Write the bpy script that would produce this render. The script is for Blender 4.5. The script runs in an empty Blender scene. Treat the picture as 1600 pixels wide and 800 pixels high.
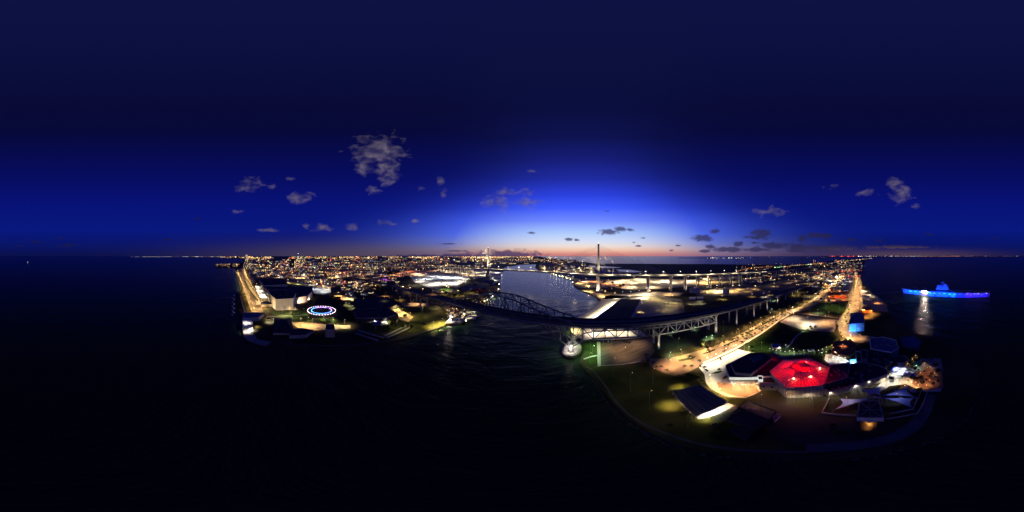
import bpy, math, random
from math import sin, cos, tan, radians, pi, sqrt, exp
from mathutils import Vector
random.seed(7)
SC = bpy.context.scene
COL = SC.collection
H = 122.0                                     # the drone's height above the water

# ------------------------------------------------------------------ camera, sky, exposure
cd = bpy.data.cameras.new("camera"); cam = bpy.data.objects.new("camera", cd); COL.objects.link(cam)
cd.type = 'PANO'
try: cd.panorama_type = 'EQUIRECTANGULAR'
except Exception: pass
try: cd.cycles.panorama_type = 'EQUIRECTANGULAR'
except Exception: pass
cam.location = (0, 0, H); cam.rotation_euler = (radians(90), 0, 0)
cd.clip_start = .5; cd.clip_end = 200000
SC.camera = cam
SC.render.engine = 'CYCLES'
SC.cycles.use_denoising = True
SC.cycles.use_light_tree = True
SC.cycles.max_bounces = 5; SC.cycles.diffuse_bounces = 2; SC.cycles.glossy_bounces = 3
SC.cycles.sample_clamp_indirect = 1.6
SC.cycles.sample_clamp_direct = 0
SC.cycles.caustics_reflective = False; SC.cycles.caustics_refractive = False
SC.view_settings.view_transform = 'Standard'; SC.view_settings.look = 'None'
SC.view_settings.exposure = 0; SC.view_settings.gamma = 1

def lin(c):
    return tuple(((v/255)/12.92 if v/255 <= .04045 else ((v/255+.055)/1.055)**2.4) for v in c) + (1,)

world = bpy.data.worlds.new("World"); SC.world = world; world.use_nodes = True
wt = world.node_tree; wt.nodes.clear()
def N(kind, **kw):
    n = wt.nodes.new(kind)
    for k, v in kw.items(): setattr(n, k, v)
    return n
def put(sock, v):
    if isinstance(v, bpy.types.NodeSocket): wt.links.new(v, sock)
    else: sock.default_value = v
def M_(op, a, b=0.0, c=None, clamp=False):
    n = N('ShaderNodeMath', operation=op, use_clamp=clamp)
    put(n.inputs[0], a); put(n.inputs[1], b)
    if c is not None: put(n.inputs[2], c)
    return n.outputs[0]
def ramp(fac, stops, lo, hi):
    n = N('ShaderNodeValToRGB'); cr = n.color_ramp
    stops = sorted(stops)
    while len(cr.elements) < len(stops): cr.elements.new(.5)
    for e, (p, c) in zip(cr.elements, stops):
        e.position = (p-lo)/(hi-lo); e.color = lin(c)
    put(n.inputs[0], M_('DIVIDE', M_('SUBTRACT', fac, lo), hi-lo, clamp=True))
    return n.outputs[0]
def mix(f, a, b):
    n = N('ShaderNodeMix', data_type='RGBA'); put(n.inputs[0], f); put(n.inputs[6], a); put(n.inputs[7], b)
    return n.outputs[2]
tc = N('ShaderNodeTexCoord'); sx = N('ShaderNodeSeparateXYZ'); wt.links.new(tc.outputs['Generated'], sx.inputs[0])
DEG = 180/pi
AZ = M_('MULTIPLY', M_('ARCTAN2', sx.outputs[0], sx.outputs[1]), DEG)
EL = M_('MULTIPLY', M_('ARCSINE', sx.outputs[2]), DEG)
def el_(y): return (400-y)*.225
def az_(x): return (x-800)*.225
side = ramp(EL, [(-5,(3,7,26)),(0,(10,16,72)),(el_(385),(9,20,98)),(el_(360),(8,24,124)),(el_(320),(7,18,118)),(el_(280),(6,12,96)),
                 (el_(240),(6,9,76)),(el_(205),(6,8,56)),(el_(170),(8,10,53)),(el_(120),(9,13,58)),(el_(60),(12,16,64)),(90,(14,18,66))], -5, 90)
core = ramp(EL, [(-5,(40,30,50)),(0,(205,120,120)),(el_(396),(222,148,138)),(el_(391),(246,196,168)),(el_(385),(240,224,216)),(el_(377),(212,222,246)),(el_(364),(172,202,254)),(el_(345),(112,138,255)),
                 (el_(325),(62,92,255)),(el_(305),(42,64,222)),(el_(280),(30,42,160)),(el_(250),(21,28,118)),(el_(215),(13,18,80)),
                 (el_(170),(9,13,62)),(el_(120),(10,15,60)),(90,(14,18,66))], -5, 90)
sig = M_('SUBTRACT', 60.0, M_('MULTIPLY', M_('MULTIPLY', M_('MAXIMUM', EL, 0.0), 1/30.0, clamp=True), 26.0))
dz = M_('DIVIDE', M_('SUBTRACT', AZ, az_(905)), sig)
w1 = M_('POWER', 2.718, M_('MULTIPLY', M_('POWER', M_('ABSOLUTE', dz), 2.0), -1.0))
mid = ramp(EL, [(-5,(20,20,40)),(0,(128,96,124)),(el_(390),(136,124,158)),(el_(381),(104,118,198)),(el_(366),(76,102,226)),(el_(345),(58,84,220)),
                (el_(325),(38,58,192)),(el_(305),(28,42,160)),(el_(280),(19,30,126)),(el_(250),(14,21,96)),(el_(215),(9,13,68)),
                (el_(170),(9,12,58)),(el_(120),(10,15,60)),(90,(14,18,66))], -5, 90)
w1 = M_('POWER', 2.718, M_('MULTIPLY', M_('POWER', M_('ABSOLUTE', dz), 2.5), -1.15))
sky = mix(M_('MULTIPLY', M_('SUBTRACT', w1, .5), 2.0, clamp=True), mix(M_('MULTIPLY', w1, 2.0, clamp=True), side, mid), core)
# the city's glow low over the horizon to the left, the town lights far across the bay to the right
def bump(v, c, s):
    return M_('POWER', 2.718, M_('MULTIPLY', M_('POWER', M_('ABSOLUTE', M_('DIVIDE', M_('SUBTRACT', v, c), s)), 2.0), -1.0))
g1 = M_('MULTIPLY', bump(AZ, az_(560), 46.0), bump(EL, 0.0, 4.4))
sky = mix(M_('MULTIPLY', g1, .6), sky, lin((88,76,92)))
g2 = M_('MULTIPLY', bump(AZ, az_(1410), 26.0), bump(EL, .4, 1.7))
sky = mix(M_('MULTIPLY', g2, .62), sky, lin((96,74,86)))
# clouds: ragged patches at fixed directions
def cloudset(items, scale, rag, gain, seedz):
    v = N('ShaderNodeCombineXYZ'); put(v.inputs[0], AZ); put(v.inputs[1], EL)
    nz = N('ShaderNodeTexNoise', noise_dimensions='3D'); nz.inputs['Scale'].default_value = 1.0
    nz.inputs['Detail'].default_value = 7; nz.inputs['Roughness'].default_value = .52; nz.inputs['Distortion'].default_value = .35
    sc = N('ShaderNodeVectorMath', operation='MULTIPLY_ADD'); wt.links.new(v.outputs[0], sc.inputs[0])
    sc.inputs[1].default_value = (scale*.75, scale*1.25, 1); sc.inputs[2].default_value = (3.1, 7.7, seedz)
    wt.links.new(sc.outputs[0], nz.inputs['Vector'])
    acc = None
    for (x, y, rx, ry, k) in items:
        d = N('ShaderNodeVectorMath', operation='MULTIPLY_ADD'); wt.links.new(v.outputs[0], d.inputs[0])
        a, b = 1/(rx*.225), 1/(ry*.225)
        d.inputs[1].default_value = (a, b, 0); d.inputs[2].default_value = (-az_(x)*a, -el_(y)*b, 0)
        l = N('ShaderNodeVectorMath', operation='LENGTH'); wt.links.new(d.outputs[0], l.inputs[0])
        o = M_('SUBTRACT', k, l.outputs['Value'])
        acc = o if acc is None else M_('MAXIMUM', acc, o)
    q = M_('ADD', acc, M_('MULTIPLY', M_('SUBTRACT', nz.outputs[0], .5), rag))
    return M_('MULTIPLY', q, gain, clamp=True), nz.outputs[0]
lit_items = [(592,236,44,24,1.05),(572,258,26,18,.9),(604,262,24,22,1.0),(583,296,12,14,.7),(606,275,18,22,.9),(628,242,14,6,.8),
             (390,287,26,11,.9),(378,291,16,8,.8),(466,310,18,9,1.05),(480,306,16,8,.8),(425,292,14,6,.55),
             (690,285,10,10,.8),(692,300,8,10,.7),(790,300,20,9,.9),(776,316,20,13,1.1),(820,316,24,9,1.0),(825,300,18,8,.8),(838,314,14,7,.8),
             (422,360,17,3.2,1.05),(503,355,15,7,1.1),(478,353,7,5,1),(551,354,9,6,1.05),(598,349,14,5.5,1.1),(612,350,8,3,.9),
             (370,330,12,5,.7),(656,294,8,5,.7),(832,268,14,5,.6),(648,345,8,4,.7),(452,280,10,4,.6),
             (1396,288,18,14,.9),(1408,304,18,18,.9),(1352,302,26,10,.7),(1300,290,22,8,.6),(1205,331,30,9,.85),(1430,322,12,7,.6)]
dark_items = [(951,362,18,5.5,1.05),(968,358,14,5,.9),(985,359,10,3.6,.8),(889,374,7,3,1.05),(901,375,6,3,.9),(831,364,11,2.6,.8),
              (998,384,7,2,1.05),(990,379,5,2.6,.8),(1006,372,6,2.4,.85),(1060,384,6,2,.9),(1048,391,5,2.2,.9),(950,330,10,4,.55),
              (1097,372,20,6,1.05),(1118,361,10,6,.9),(1110,385,9,4,1),(1153,381,9,4.4,1.1),(1190,366,18,9.5,1.1),(1180,371,22,4,.9),
              (1102,392,11,3.2,1.05),(1138,390,24,4.6,1.15),(1182,390,30,4,1),(1210,384,26,7,1),(1245,387,30,9,.95),(1180,379,10,3,.8),
              (1280,368,28,6,.95),(1255,372,14,10,.8),(1330,374,12,6,.6),(1375,376,14,5,.5),(1450,366,16,5,.6),(1290,388,60,7,.9),(1400,386,80,4,.75),
              (55,378,18,3.5,.7),(92,372,16,3,.6),(105,383,22,4,.8),(30,384,16,4,.5),(260,374,12,3.6,.65),(310,342,12,4,.6),
              (790,400,62,9.5,1.15),(735,402,90,6,1.1),(700,381,26,1.2,.9),(712,392,24,1.6,.9),(655,402,60,5,1.0),(1555,372,16,5,.5)]
c1, n1 = cloudset(lit_items, .34, 2.7, .7, 0.0)
litcol = mix(M_('MULTIPLY', M_('SUBTRACT', n1, .3), 2.4, clamp=True), lin((52,52,88)), lin((128,116,132)))
fadewarm = M_('MULTIPLY', M_('SUBTRACT', EL, 2.0), 1/9.0, clamp=True)
litcol = mix(fadewarm, mix(.5, litcol, lin((150,132,128))), litcol)
sky = mix(M_('MULTIPLY', c1, .85), sky, litcol)
c2, n2 = cloudset(dark_items, .55, 1.8, 1.9, 5.0)
dk = mix(bump(AZ, az_(930), 60.0), lin((26,26,66)), lin((62,58,104)))
dk = mix(M_('MULTIPLY', bump(AZ, az_(1430), 28.0), bump(EL, 2.2, 1.2)), dk, lin((92,72,84)))
sky = mix(M_('MULTIPLY', c2, .84), sky, dk)
bg = N('ShaderNodeBackground'); wt.links.new(sky, bg.inputs[0]); bg.inputs[1].default_value = 1.0
# the Nishita twilight (sun below the horizon) under the graded colours
ns = N('ShaderNodeTexSky'); ns.sky_type = 'NISHITA'; ns.sun_disc = False
ns.sun_elevation = radians(-4.5); ns.sun_rotation = radians(az_(905))
bg2 = N('ShaderNodeBackground'); wt.links.new(ns.outputs[0], bg2.inputs[0]); bg2.inputs[1].default_value = .05
ads = N('ShaderNodeAddShader'); wt.links.new(bg.outputs[0], ads.inputs[0]); wt.links.new(bg2.outputs[0], ads.inputs[1])
wo = N('ShaderNodeOutputWorld'); wt.links.new(ads.outputs[0], wo.inputs[0])

# ------------------------------------------------------------------ helpers
def W(px, py, z=1.5):
    """the point at height z that lies at azimuth/depression (px, py) of the surveyed panorama"""
    t = radians((px-800)*.225); d = radians((py-400)*.225)
    r = (H-z)/tan(max(d, 1e-4)); r = min(r, 60000)
    return (r*sin(t), r*cos(t), z)
def A(pts, z=1.5): return [W(x, y, z) for x, y in pts]

MATS = {}
def mat(name, col, rough=.8, var=.25, scale=.15, metal=0, bump=0, bscale=None, emit=None, es=0, sample=False, spec=.12, col2=None, detail=5, alpha=None, stretch=None):
    m = bpy.data.materials.new(name); m.use_nodes = True; t = m.node_tree
    b = t.nodes['Principled BSDF']
    b.inputs['Roughness'].default_value = rough; b.inputs['Metallic'].default_value = metal
    b.inputs['Specular IOR Level'].default_value = spec
    g = t.nodes.new('ShaderNodeNewGeometry')
    n = t.nodes.new('ShaderNodeTexNoise'); n.inputs['Scale'].default_value = scale; n.inputs['Detail'].default_value = detail
    if stretch:
        vm = t.nodes.new('ShaderNodeVectorMath'); vm.operation = 'MULTIPLY'; vm.inputs[1].default_value = stretch
        t.links.new(g.outputs['Position'], vm.inputs[0]); t.links.new(vm.outputs[0], n.inputs['Vector'])
    else: t.links.new(g.outputs['Position'], n.inputs['Vector'])
    mr = t.nodes.new('ShaderNodeMapRange'); mr.inputs[1].default_value = .3; mr.inputs[2].default_value = .7
    t.links.new(n.outputs[0], mr.inputs[0])
    mx = t.nodes.new('ShaderNodeMix'); mx.data_type = 'RGBA'; t.links.new(mr.outputs[0], mx.inputs[0])
    lo = tuple(c*(1-var) for c in col); hi = tuple(min(1, c*(1+var)) for c in col)
    if col2: hi = col2
    mx.inputs[6].default_value = (*lo, 1); mx.inputs[7].default_value = (*hi, 1)
    t.links.new(mx.outputs[2], b.inputs['Base Color'])
    if bump:
        n2 = t.nodes.new('ShaderNodeTexNoise'); n2.inputs['Scale'].default_value = bscale or scale*4; n2.inputs['Detail'].default_value = 3
        t.links.new(g.outputs['Position'], n2.inputs['Vector'])
        bp = t.nodes.new('ShaderNodeBump'); bp.inputs['Strength'].default_value = 1; bp.inputs['Distance'].default_value = bump
        t.links.new(n2.outputs[0], bp.inputs['Height']); t.links.new(bp.outputs[0], b.inputs['Normal'])
    if emit:
        b.inputs['Emission Color'].default_value = (*emit, 1); b.inputs['Emission Strength'].default_value = es
    m.cycles.emission_sampling = 'AUTO' if sample else 'NONE'
    MATS[name] = m
    return m
CREAM = (1, .80, .52); SODW0 = (1, .5, .2); WARM = (1, .60, .26); SOD = (1, .44, .12); WHITE = (1, .90, .74); COOL = (.85, .93, 1); GREEN = (.62, 1, .66); RED = (1, .004, .004); YEL = (1, .74, .25); BLUE = (.06, .18, 1); PURP = (.5, .12, 1)

mat('ground', (.035,.040,.020), .95, .5, .02, col2=(.085,.075,.045), bump=.2, bscale=.6)
mat('lawn', (.030,.055,.016), .95, .45, .05, bump=.1, bscale=1.5, col2=(.055,.085,.025))
mat('dry_grass', (.045,.065,.018), .95, .5, .035, col2=(.12,.12,.035), bump=.12, bscale=.9)
mat('hedge', (.015,.025,.008), .95, .5, 1.5, bump=.3, bscale=2)
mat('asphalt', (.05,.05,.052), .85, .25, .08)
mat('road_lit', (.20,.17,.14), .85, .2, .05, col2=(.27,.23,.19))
mat('concrete', (.33,.31,.28), .8, .18, .06, bump=.02, bscale=3)
mat('pale_concrete', (.55,.53,.48), .8, .15, .05)
mat('sand_lot', (.36,.31,.23), .95, .25, .03, col2=(.48,.42,.32))
mat('red_paving', (.30,.17,.11), .85, .25, .1)
mat('timber_paving', (.16,.145,.12), .85, .35, .12, stretch=(.4,3.0,1))
mat('paint', (.75,.75,.70), .6, .1, .5)
mat('yellow_paint', (.7,.5,.08), .6, .1, .5)
mat('roof_dark', (.035,.04,.06), .8, .25, .15)
mat('roof_grey', (.11,.115,.13), .8, .25, .15)
mat('roof_blue', (.10,.13,.24), .6, .2, .15)
mat('wall_beige', (.50,.44,.34), .8, .12, .12, stretch=(1,1,.3))
mat('wall_white', (.72,.70,.66), .7, .08, .12)
mat('wall_grey', (.30,.30,.31), .8, .15, .2)
mat('wall_brick', (.30,.12,.07), .9, .25, .3)
mat('wall_orange', (.55,.22,.08), .9, .2, .2)
mat('wall_blue', (.25,.45,.75), .7, .1, .3)
mat('wall_dark', (.06,.06,.07), .7, .2, .2)
mat('steel_dark', (.16,.17,.16), .55, .2, .3, metal=.3)
mat('steel_light', (.42,.44,.43), .55, .15, .3)
mat('metal_post', (.28,.28,.28), .45, .1, 1, metal=.6)
mat('bridge_concrete', (.48,.46,.42), .8, .12, .1, stretch=(1,1,.25))
mat('cable', (.75,.75,.72), .5, .05, 1)
mat('deck_asphalt', (.022,.023,.03), .8, .3, .1)
mat('palm_leaf', (.025,.04,.015), .8, .4, .8)
mat('leaf', (.04,.06,.02), .85, .5, .6, col2=(.09,.12,.035))
mat('trunk', (.13,.10,.07), .9, .3, 1)
mat('rock', (.10,.095,.09), .95, .4, .6)
mat('glass_dark', (.02,.025,.03), .12, .1, 1, spec=.8)
mat('sail', (.52,.50,.60), .7, .06, .3)
mat('sail_blue', (.25,.28,.60), .7, .06, .3)
mat('red_tinted_roof', (.42,.20,.16), .6, .2, .5)  # grey roof tinted red, so its colour carries some of the red floodlight
mat('ship_grey', (.36,.38,.42), .6, .15, .1)
mat('ship_deck', (.12,.12,.13), .8, .2, .1)
mat('pool', (.02,.08,.10), .08, .2, .4, spec=.6)
mat('window_warm', (.4,.3,.2), .5, .1, 1, emit=(1,.72,.38), es=1.6)
mat('window_white', (.5,.5,.5), .5, .1, 1, emit=(.95,1,.90), es=.85)
mat('lamp_white', (1,1,1), .5, 0, 1, emit=(1,.84,.62), es=4.5)
mat('lamp_yellow', (1,1,1), .5, 0, 1, emit=(1,.72,.22), es=4)
mat('lamp_warm', (1,1,1), .5, 0, 1, emit=(1,.58,.24), es=4)
mat('lamp_orange', (1,1,1), .5, 0, 1, emit=(1,.36,.08), es=4.5)
mat('lamp_green', (1,1,1), .5, 0, 1, emit=(.5,1,.5), es=8)
mat('lamp_hot', (1,1,1), .5, 0, 1, emit=(1,.35,.22), es=12)
mat('lamp_red', (1,1,1), .5, 0, 1, emit=(1,.06,.03), es=8)
mat('lamp_blue', (1,1,1), .5, 0, 1, emit=(.1,.25,1), es=7)
mat('lamp_purple', (1,1,1), .5, 0, 1, emit=(.5,.12,1), es=8)
mat('quay_lamp', (1,1,1), .5, 0, 1, emit=(1,.88,.66), es=26, sample=True)
mat('ship_cyan', (1,1,1), .5, 0, 1, emit=(.0,.28,1), es=2.4, sample=True)
mat('ship_blue', (1,1,1), .5, 0, 1, emit=(.0,.03,1), es=2.0, sample=True)
mat('ship_lamp', (1,1,1), .5, 0, 1, emit=(1,.74,.6), es=95, sample=True)
mat('led_blue', (1,1,1), .5, 0, 1, emit=(.10,.28,1), es=2.8)
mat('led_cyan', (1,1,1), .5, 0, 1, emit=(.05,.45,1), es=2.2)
mat('led_violet', (1,1,1), .5, 0, 1, emit=(.42,.22,1), es=3)
mat('led_pink', (1,1,1), .5, 0, 1, emit=(1,.78,.85), es=3.2)
mat('car_white', (.75,.75,.75), .3, .02, 1); mat('car_red', (.35,.03,.02), .3, .05, 1)
mat('car_dark', (.03,.03,.035), .3, .05, 1); mat('car_silver', (.4,.41,.43), .3, .05, 1, metal=.5)
mat('tyre', (.02,.02,.02), .8, .1, 1)
mat('blue_canvas', (.05,.07,.35), .7, .1, 1)
mat('boat_white', (.8,.8,.78), .4, .05, 1)
mat('green_canvas', (.02,.18,.14), .7, .1, 1)
mat('timber', (.18,.11,.06), .85, .3, .5)
mat('solar', (.02,.025,.05), .25, .3, .5)

# water: dark, wind-rippled
def make_water(mname, spec_, base_, rough_, amp):
  wm = bpy.data.materials.new('water'); wm.use_nodes = True; t = wm.node_tree; b = t.nodes['Principled BSDF']
  b.inputs['Base Color'].default_value = (*base_,1); b.inputs['IOR'].default_value = 1.333 if spec_ > .3 else 1.14
  b.inputs['Roughness'].default_value = rough_; b.inputs['Specular IOR Level'].default_value = spec_
  g = t.nodes.new('ShaderNodeNewGeometry')
  def wnoise(sc, st, rot, det):
      mp = t.nodes.new('ShaderNodeMapping'); mp.inputs['Rotation'].default_value = (0,0,rot); mp.inputs['Scale'].default_value = st
      t.links.new(g.outputs['Position'], mp.inputs[0])
      n = t.nodes.new('ShaderNodeTexNoise'); n.inputs['Scale'].default_value = sc; n.inputs['Detail'].default_value = det
      n.inputs['Distortion'].default_value = .4
      t.links.new(mp.outputs[0], n.inputs['Vector']); return n.outputs[0]
  a1 = wnoise(.055, (.45,1,1), .45, 4); a2 = wnoise(.32, (.5,1,1), .25, 4)
  mm = t.nodes.new('ShaderNodeMath'); mm.operation = 'MULTIPLY_ADD'; t.links.new(a2, mm.inputs[0]); mm.inputs[1].default_value = .30; t.links.new(a1, mm.inputs[2])
  bp = t.nodes.new('ShaderNodeBump'); bp.inputs['Strength'].default_value = 1; bp.inputs['Distance'].default_value = amp
  t.links.new(mm.outputs[0], bp.inputs['Height']); t.links.new(bp.outputs[0], b.inputs['Normal'])
  MATS[mname] = wm
make_water('water', .25, (.022,.052,.026), .22, 3.2)
make_water('channel_water', .34, (.035,.07,.03), .24, 2.0)


def mesh(name, verts, faces, mats, mi=None, smooth=False):
    me = bpy.data.meshes.new(name); me.from_pydata([tuple(v) for v in verts], [], faces)
    for m in (mats if isinstance(mats, (list, tuple)) else [mats]): me.materials.append(MATS[m])
    if mi: me.polygons.foreach_set('material_index', mi)
    if smooth: me.polygons.foreach_set('use_smooth', [True]*len(me.polygons))
    me.update(); return me
class MB:
    def __init__(s): s.v = []; s.f = []; s.m = []
    def add(s, vs, fs, m=0):
        o = len(s.v); s.v += [tuple(v) for v in vs]; s.f += [tuple(i+o for i in f) for f in fs]; s.m += [m]*len(fs); return s
    def prism(s, poly, z0, z1, m=0, cap=True):
        n = len(poly); a = sum(poly[i][0]*poly[(i+1) % n][1]-poly[(i+1) % n][0]*poly[i][1] for i in range(n))
        if a < 0: poly = poly[::-1]
        vs = [(p[0], p[1], z0) for p in poly]+[(p[0], p[1], z1) for p in poly]
        fs = [(i, (i+1) % n, n+(i+1) % n, n+i) for i in range(n)]
        if cap: fs += [tuple(range(n, 2*n)), tuple(range(n-1, -1, -1))]
        return s.add(vs, fs, m)
    def box(s, c, d, rz=0, m=0):
        x, y, z = d[0]/2, d[1]/2, d[2]/2; ca, sa = cos(rz), sin(rz)
        vs = [(c[0]+X*ca-Y*sa, c[1]+X*sa+Y*ca, c[2]+Z) for Z in (-z, z) for X, Y in ((-x,-y),(x,-y),(x,y),(-x,y))]
        return s.add(vs, [(0,3,2,1),(4,5,6,7),(0,1,5,4),(1,2,6,5),(2,3,7,6),(3,0,4,7)], m)
    def beam(s, a, b, w, h=None, m=0, n=4, w2=None):
        a, b = Vector(a), Vector(b); d = (b-a)
        if d.length < 1e-6: return s
        d.normalize(); up = Vector((0,0,1)) if abs(d.z) < .95 else Vector((1,0,0))
        u = d.cross(up).normalized(); v = u.cross(d).normalized(); h = h or w; k2 = (w2/w) if w2 is not None else 1
        vs = []
        for p, k in ((a, 1), (b, k2)):
            for i in range(n):
                t = 2*pi*(i+.5)/n; q = sqrt(2) if n == 4 else 1
                vs.append(p+u*cos(t)*w/2*q*k+v*sin(t)*h/2*q*k)
        fs = [(i, (i+1) % n, n+(i+1) % n, n+i) for i in range(n)]+[tuple(range(n-1,-1,-1)), tuple(range(n,2*n))]
        return s.add(vs, fs, m)
    def lathe(s, c, prof, n=12, m=0):
        vs = [(c[0]+r*cos(2*pi*i/n), c[1]+r*sin(2*pi*i/n), c[2]+z) for r, z in prof for i in range(n)]
        fs = [(k*n+i, k*n+(i+1) % n, (k+1)*n+(i+1) % n, (k+1)*n+i) for k in range(len(prof)-1) for i in range(n)]
        fs += [tuple(range(n-1,-1,-1)), tuple((len(prof)-1)*n+i for i in range(n))]
        return s.add(vs, fs, m)
    def sweep(s, path, half, thick, m=0, top=None):
        """a slab of half-width `half` following path (x, y, z)"""
        vs = []; n = len(path)
        for i, p in enumerate(path):
            a = path[max(0, i-1)]; c = path[min(n-1, i+1)]; d = Vector((c[0]-a[0], c[1]-a[1])).normalized(); q = Vector((-d.y, d.x))
            l, r = half if isinstance(half, tuple) else (-half, half)
            for o in (l, r):
                for zz in (0, -thick): vs.append((p[0]+q.x*o, p[1]+q.y*o, p[2]+zz))
        fs = []
        for i in range(n-1):
            o = 4*i; fs += [(o, o+4, o+6, o+2), (o+1, o+3, o+7, o+5), (o, o+1, o+5, o+4), (o+2, o+6, o+7, o+3)]
        fs += [(0,2,3,1), (4*n-4, 4*n-3, 4*n-1, 4*n-2)]
        return s.add(vs, fs, m)

def obj(name, data, loc=(0,0,0), parent=None, rz=0):
    o = bpy.data.objects.new(name, data); COL.objects.link(o); o.location = loc; o.rotation_euler = (0,0,rz)
    if parent is not None: o.parent = parent
    return o
def tag(o, label=None, cat=None, group=None, kind=None):
    if label: o['label'] = label
    if cat: o['category'] = cat
    if group: o['group'] = group
    if kind: o['kind'] = kind
    return o
def thing(name, label, cat, loc=(0,0,0), group=None, rz=0):
    return tag(obj(name, None, loc, None, rz), label, cat, group)
ORG = {}
def part(name, parent, mb, mats, root=None, smooth=False, kind=None, label=None):
    """mb is in world coordinates; root is the thing whose location is subtracted"""
    r = root or parent; L = r.location
    me = mesh(name, [(v[0]-L.x, v[1]-L.y, v[2]-L.z) for v in mb.v], mb.f, mats, mb.m, smooth)
    o = obj(name, me, (0,0,0), parent)
    if kind: o['kind'] = kind
    if label: o['label'] = label
    return o
def lpart(name, parent, mb, mats, smooth=False, kind=None):
    """mb is in the thing's own coordinates"""
    o = obj(name, mesh(name, mb.v, mb.f, mats, mb.m, smooth), (0,0,0), parent)
    if kind: o['kind'] = kind
    return o
def struct(name, mb, mats, smooth=False):
    return tag(obj(name, mesh(name, mb.v, mb.f, mats, mb.m, smooth)), kind='structure')
def flat(name, pts, z, m, label=None):
    """a ground surface traced on the ground itself"""
    P = A(pts, z); mb = MB(); n = len(P); a = sum(P[i][0]*P[(i+1) % n][1]-P[(i+1) % n][0]*P[i][1] for i in range(n))
    if a < 0: P = P[::-1]
    mb.add(P, [tuple(range(n))]); return struct(name, mb, m)
def children(o): return list(KIDS.get(o.name, []))
def copy_tree(o, loc=None, rz=None, parent=None, scale=None):
    c = o.copy(); COL.objects.link(c)
    if parent is not None: c.parent = parent
    if loc is not None: c.location = loc
    if rz is not None: c.rotation_euler = (0,0,rz)
    if scale is not None: c.scale = (scale,)*3 if not isinstance(scale, tuple) else scale
    for ch in o.children: copy_tree(ch, parent=c)
    return c
K = 1.45
NUM = ['first','second','third','fourth','fifth','sixth','seventh','eighth','ninth','tenth','eleventh','twelfth','thirteenth','fourteenth','fifteenth','sixteenth','seventeenth','eighteenth','nineteenth','twentieth']
def nth(i):
    if i < 20: return NUM[i]
    tens = {2:'twenty',3:'thirty',4:'forty',5:'fifty',6:'sixty'}; k = i+1
    if k % 10 == 0: return {30:'thirtieth',40:'fortieth',50:'fiftieth',60:'sixtieth'}.get(k, 'farther')
    return tens.get(k//10, 'far')+'-'+NUM[k % 10-1]

def light(pos, col, B, h, parent=None, r=.35, spot=142, name='bulb', target=None, albedo=.3):
    """a lamp that gives the ground h metres below it about the brightness B"""
    P = B*K*4*pi*pi*h*h/albedo
    ld = bpy.data.lights.new(name, 'SPOT' if spot else 'POINT'); ld.energy = P; ld.color = col; ld.shadow_soft_size = r
    if spot: ld.spot_size = radians(spot); ld.spot_blend = .8
    o = bpy.data.objects.new(name, ld); COL.objects.link(o)
    if parent is not None:
        o.parent = parent; L = parent.location; o.location = (pos[0]-L.x, pos[1]-L.y, pos[2]-L.z)
    else: o.location = pos
    return o
LMAT = {CREAM:'lamp_white', SODW0:'lamp_warm', WARM:'lamp_warm', SOD:'lamp_orange', WHITE:'lamp_white', COOL:'lamp_white', GREEN:'lamp_green', RED:'lamp_red', YEL:'lamp_warm', BLUE:'lamp_blue', PURP:'lamp_purple'}
POST = {}
FARLAMP = {}; FARPOST = None
def az_px(x, y): return 800+math.degrees(math.atan2(x, y))/.225
def lamp_post(x, y, h, col, B, label, group='street lamps', z=1.5, head=.5, double=False):
    global FARPOST
    if x*x+y*y > 560**2 or group == 'lamps on the new bridge':
        if FARPOST is None: FARPOST = MB()
        FARPOST.beam((x, y, z), (x, y, z+h), .5, n=4, w2=.3)
        for o in ((-1.8, 1.8) if double else (1.8,)):
            FARPOST.beam((x, y, z+h-.3), (x+o, y, z+h), .25, n=3)
            FARLAMP.setdefault(LMAT[col], MB()).lathe((x+o, y, z+h-.05), [(head*.5,0),(head,.3),(head,.8),(head*.3,1.1)], 6)
        if B: light((x, y, z+h-.7), col, B*(1.9 if 880 < az_px(x, y) < 1125 else 1.25), h, None, spot=164, r=.8)
        return thing_none
    key = (round(h), LMAT[col], double, round(head, 1))
    t = thing('street_lamp', label, 'street lamp', (x, y, z), group)
    if key not in POST:
        a = MB(); a.beam((0,0,0), (0,0,h), .32, n=6, w2=.16); a.lathe((0,0,0), [(.3,0),(.3,.4),(.2,.5)], 6)
        c = MB(); c.beam((0,0,h-.3), (1.6,0,h+.25), .12)
        if double: c.beam((0,0,h-.3), (-1.6,0,h+.25), .12)
        d = MB(); d.lathe((1.8,0,h-.05), [(head*.3,0),(head*.6,.12),(head*.6,.25),(head*.2,.4)], 6)
        if double: d.lathe((-1.8,0,h-.05), [(head*.3,0),(head*.6,.12),(head*.6,.25),(head*.2,.4)], 6)
        POST[key] = (mesh('post', a.v, a.f, 'metal_post'), mesh('arm', c.v, c.f, 'metal_post'), mesh('lamp_head', d.v, d.f, LMAT[col]))
    po, ar = obj('post', POST[key][0], (0,0,0), t), obj('arm', POST[key][1], (0,0,0), t); obj('lamp_head', POST[key][2], (0,0,0), ar)
    if B: light((x+1.8, y, z+h-.5), col, B, h, t)
    return t
def floodlight(px, py, h, col, B, label, group='floodlight masts', z=1.5, r=1.0):
    x, y, _ = W(px, py, z); return lamp_post(x, y, h, col, B, label, group, z, head=r)
class _N:
    rotation_euler = Vector((0,0,0))
thing_none = _N()
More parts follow.
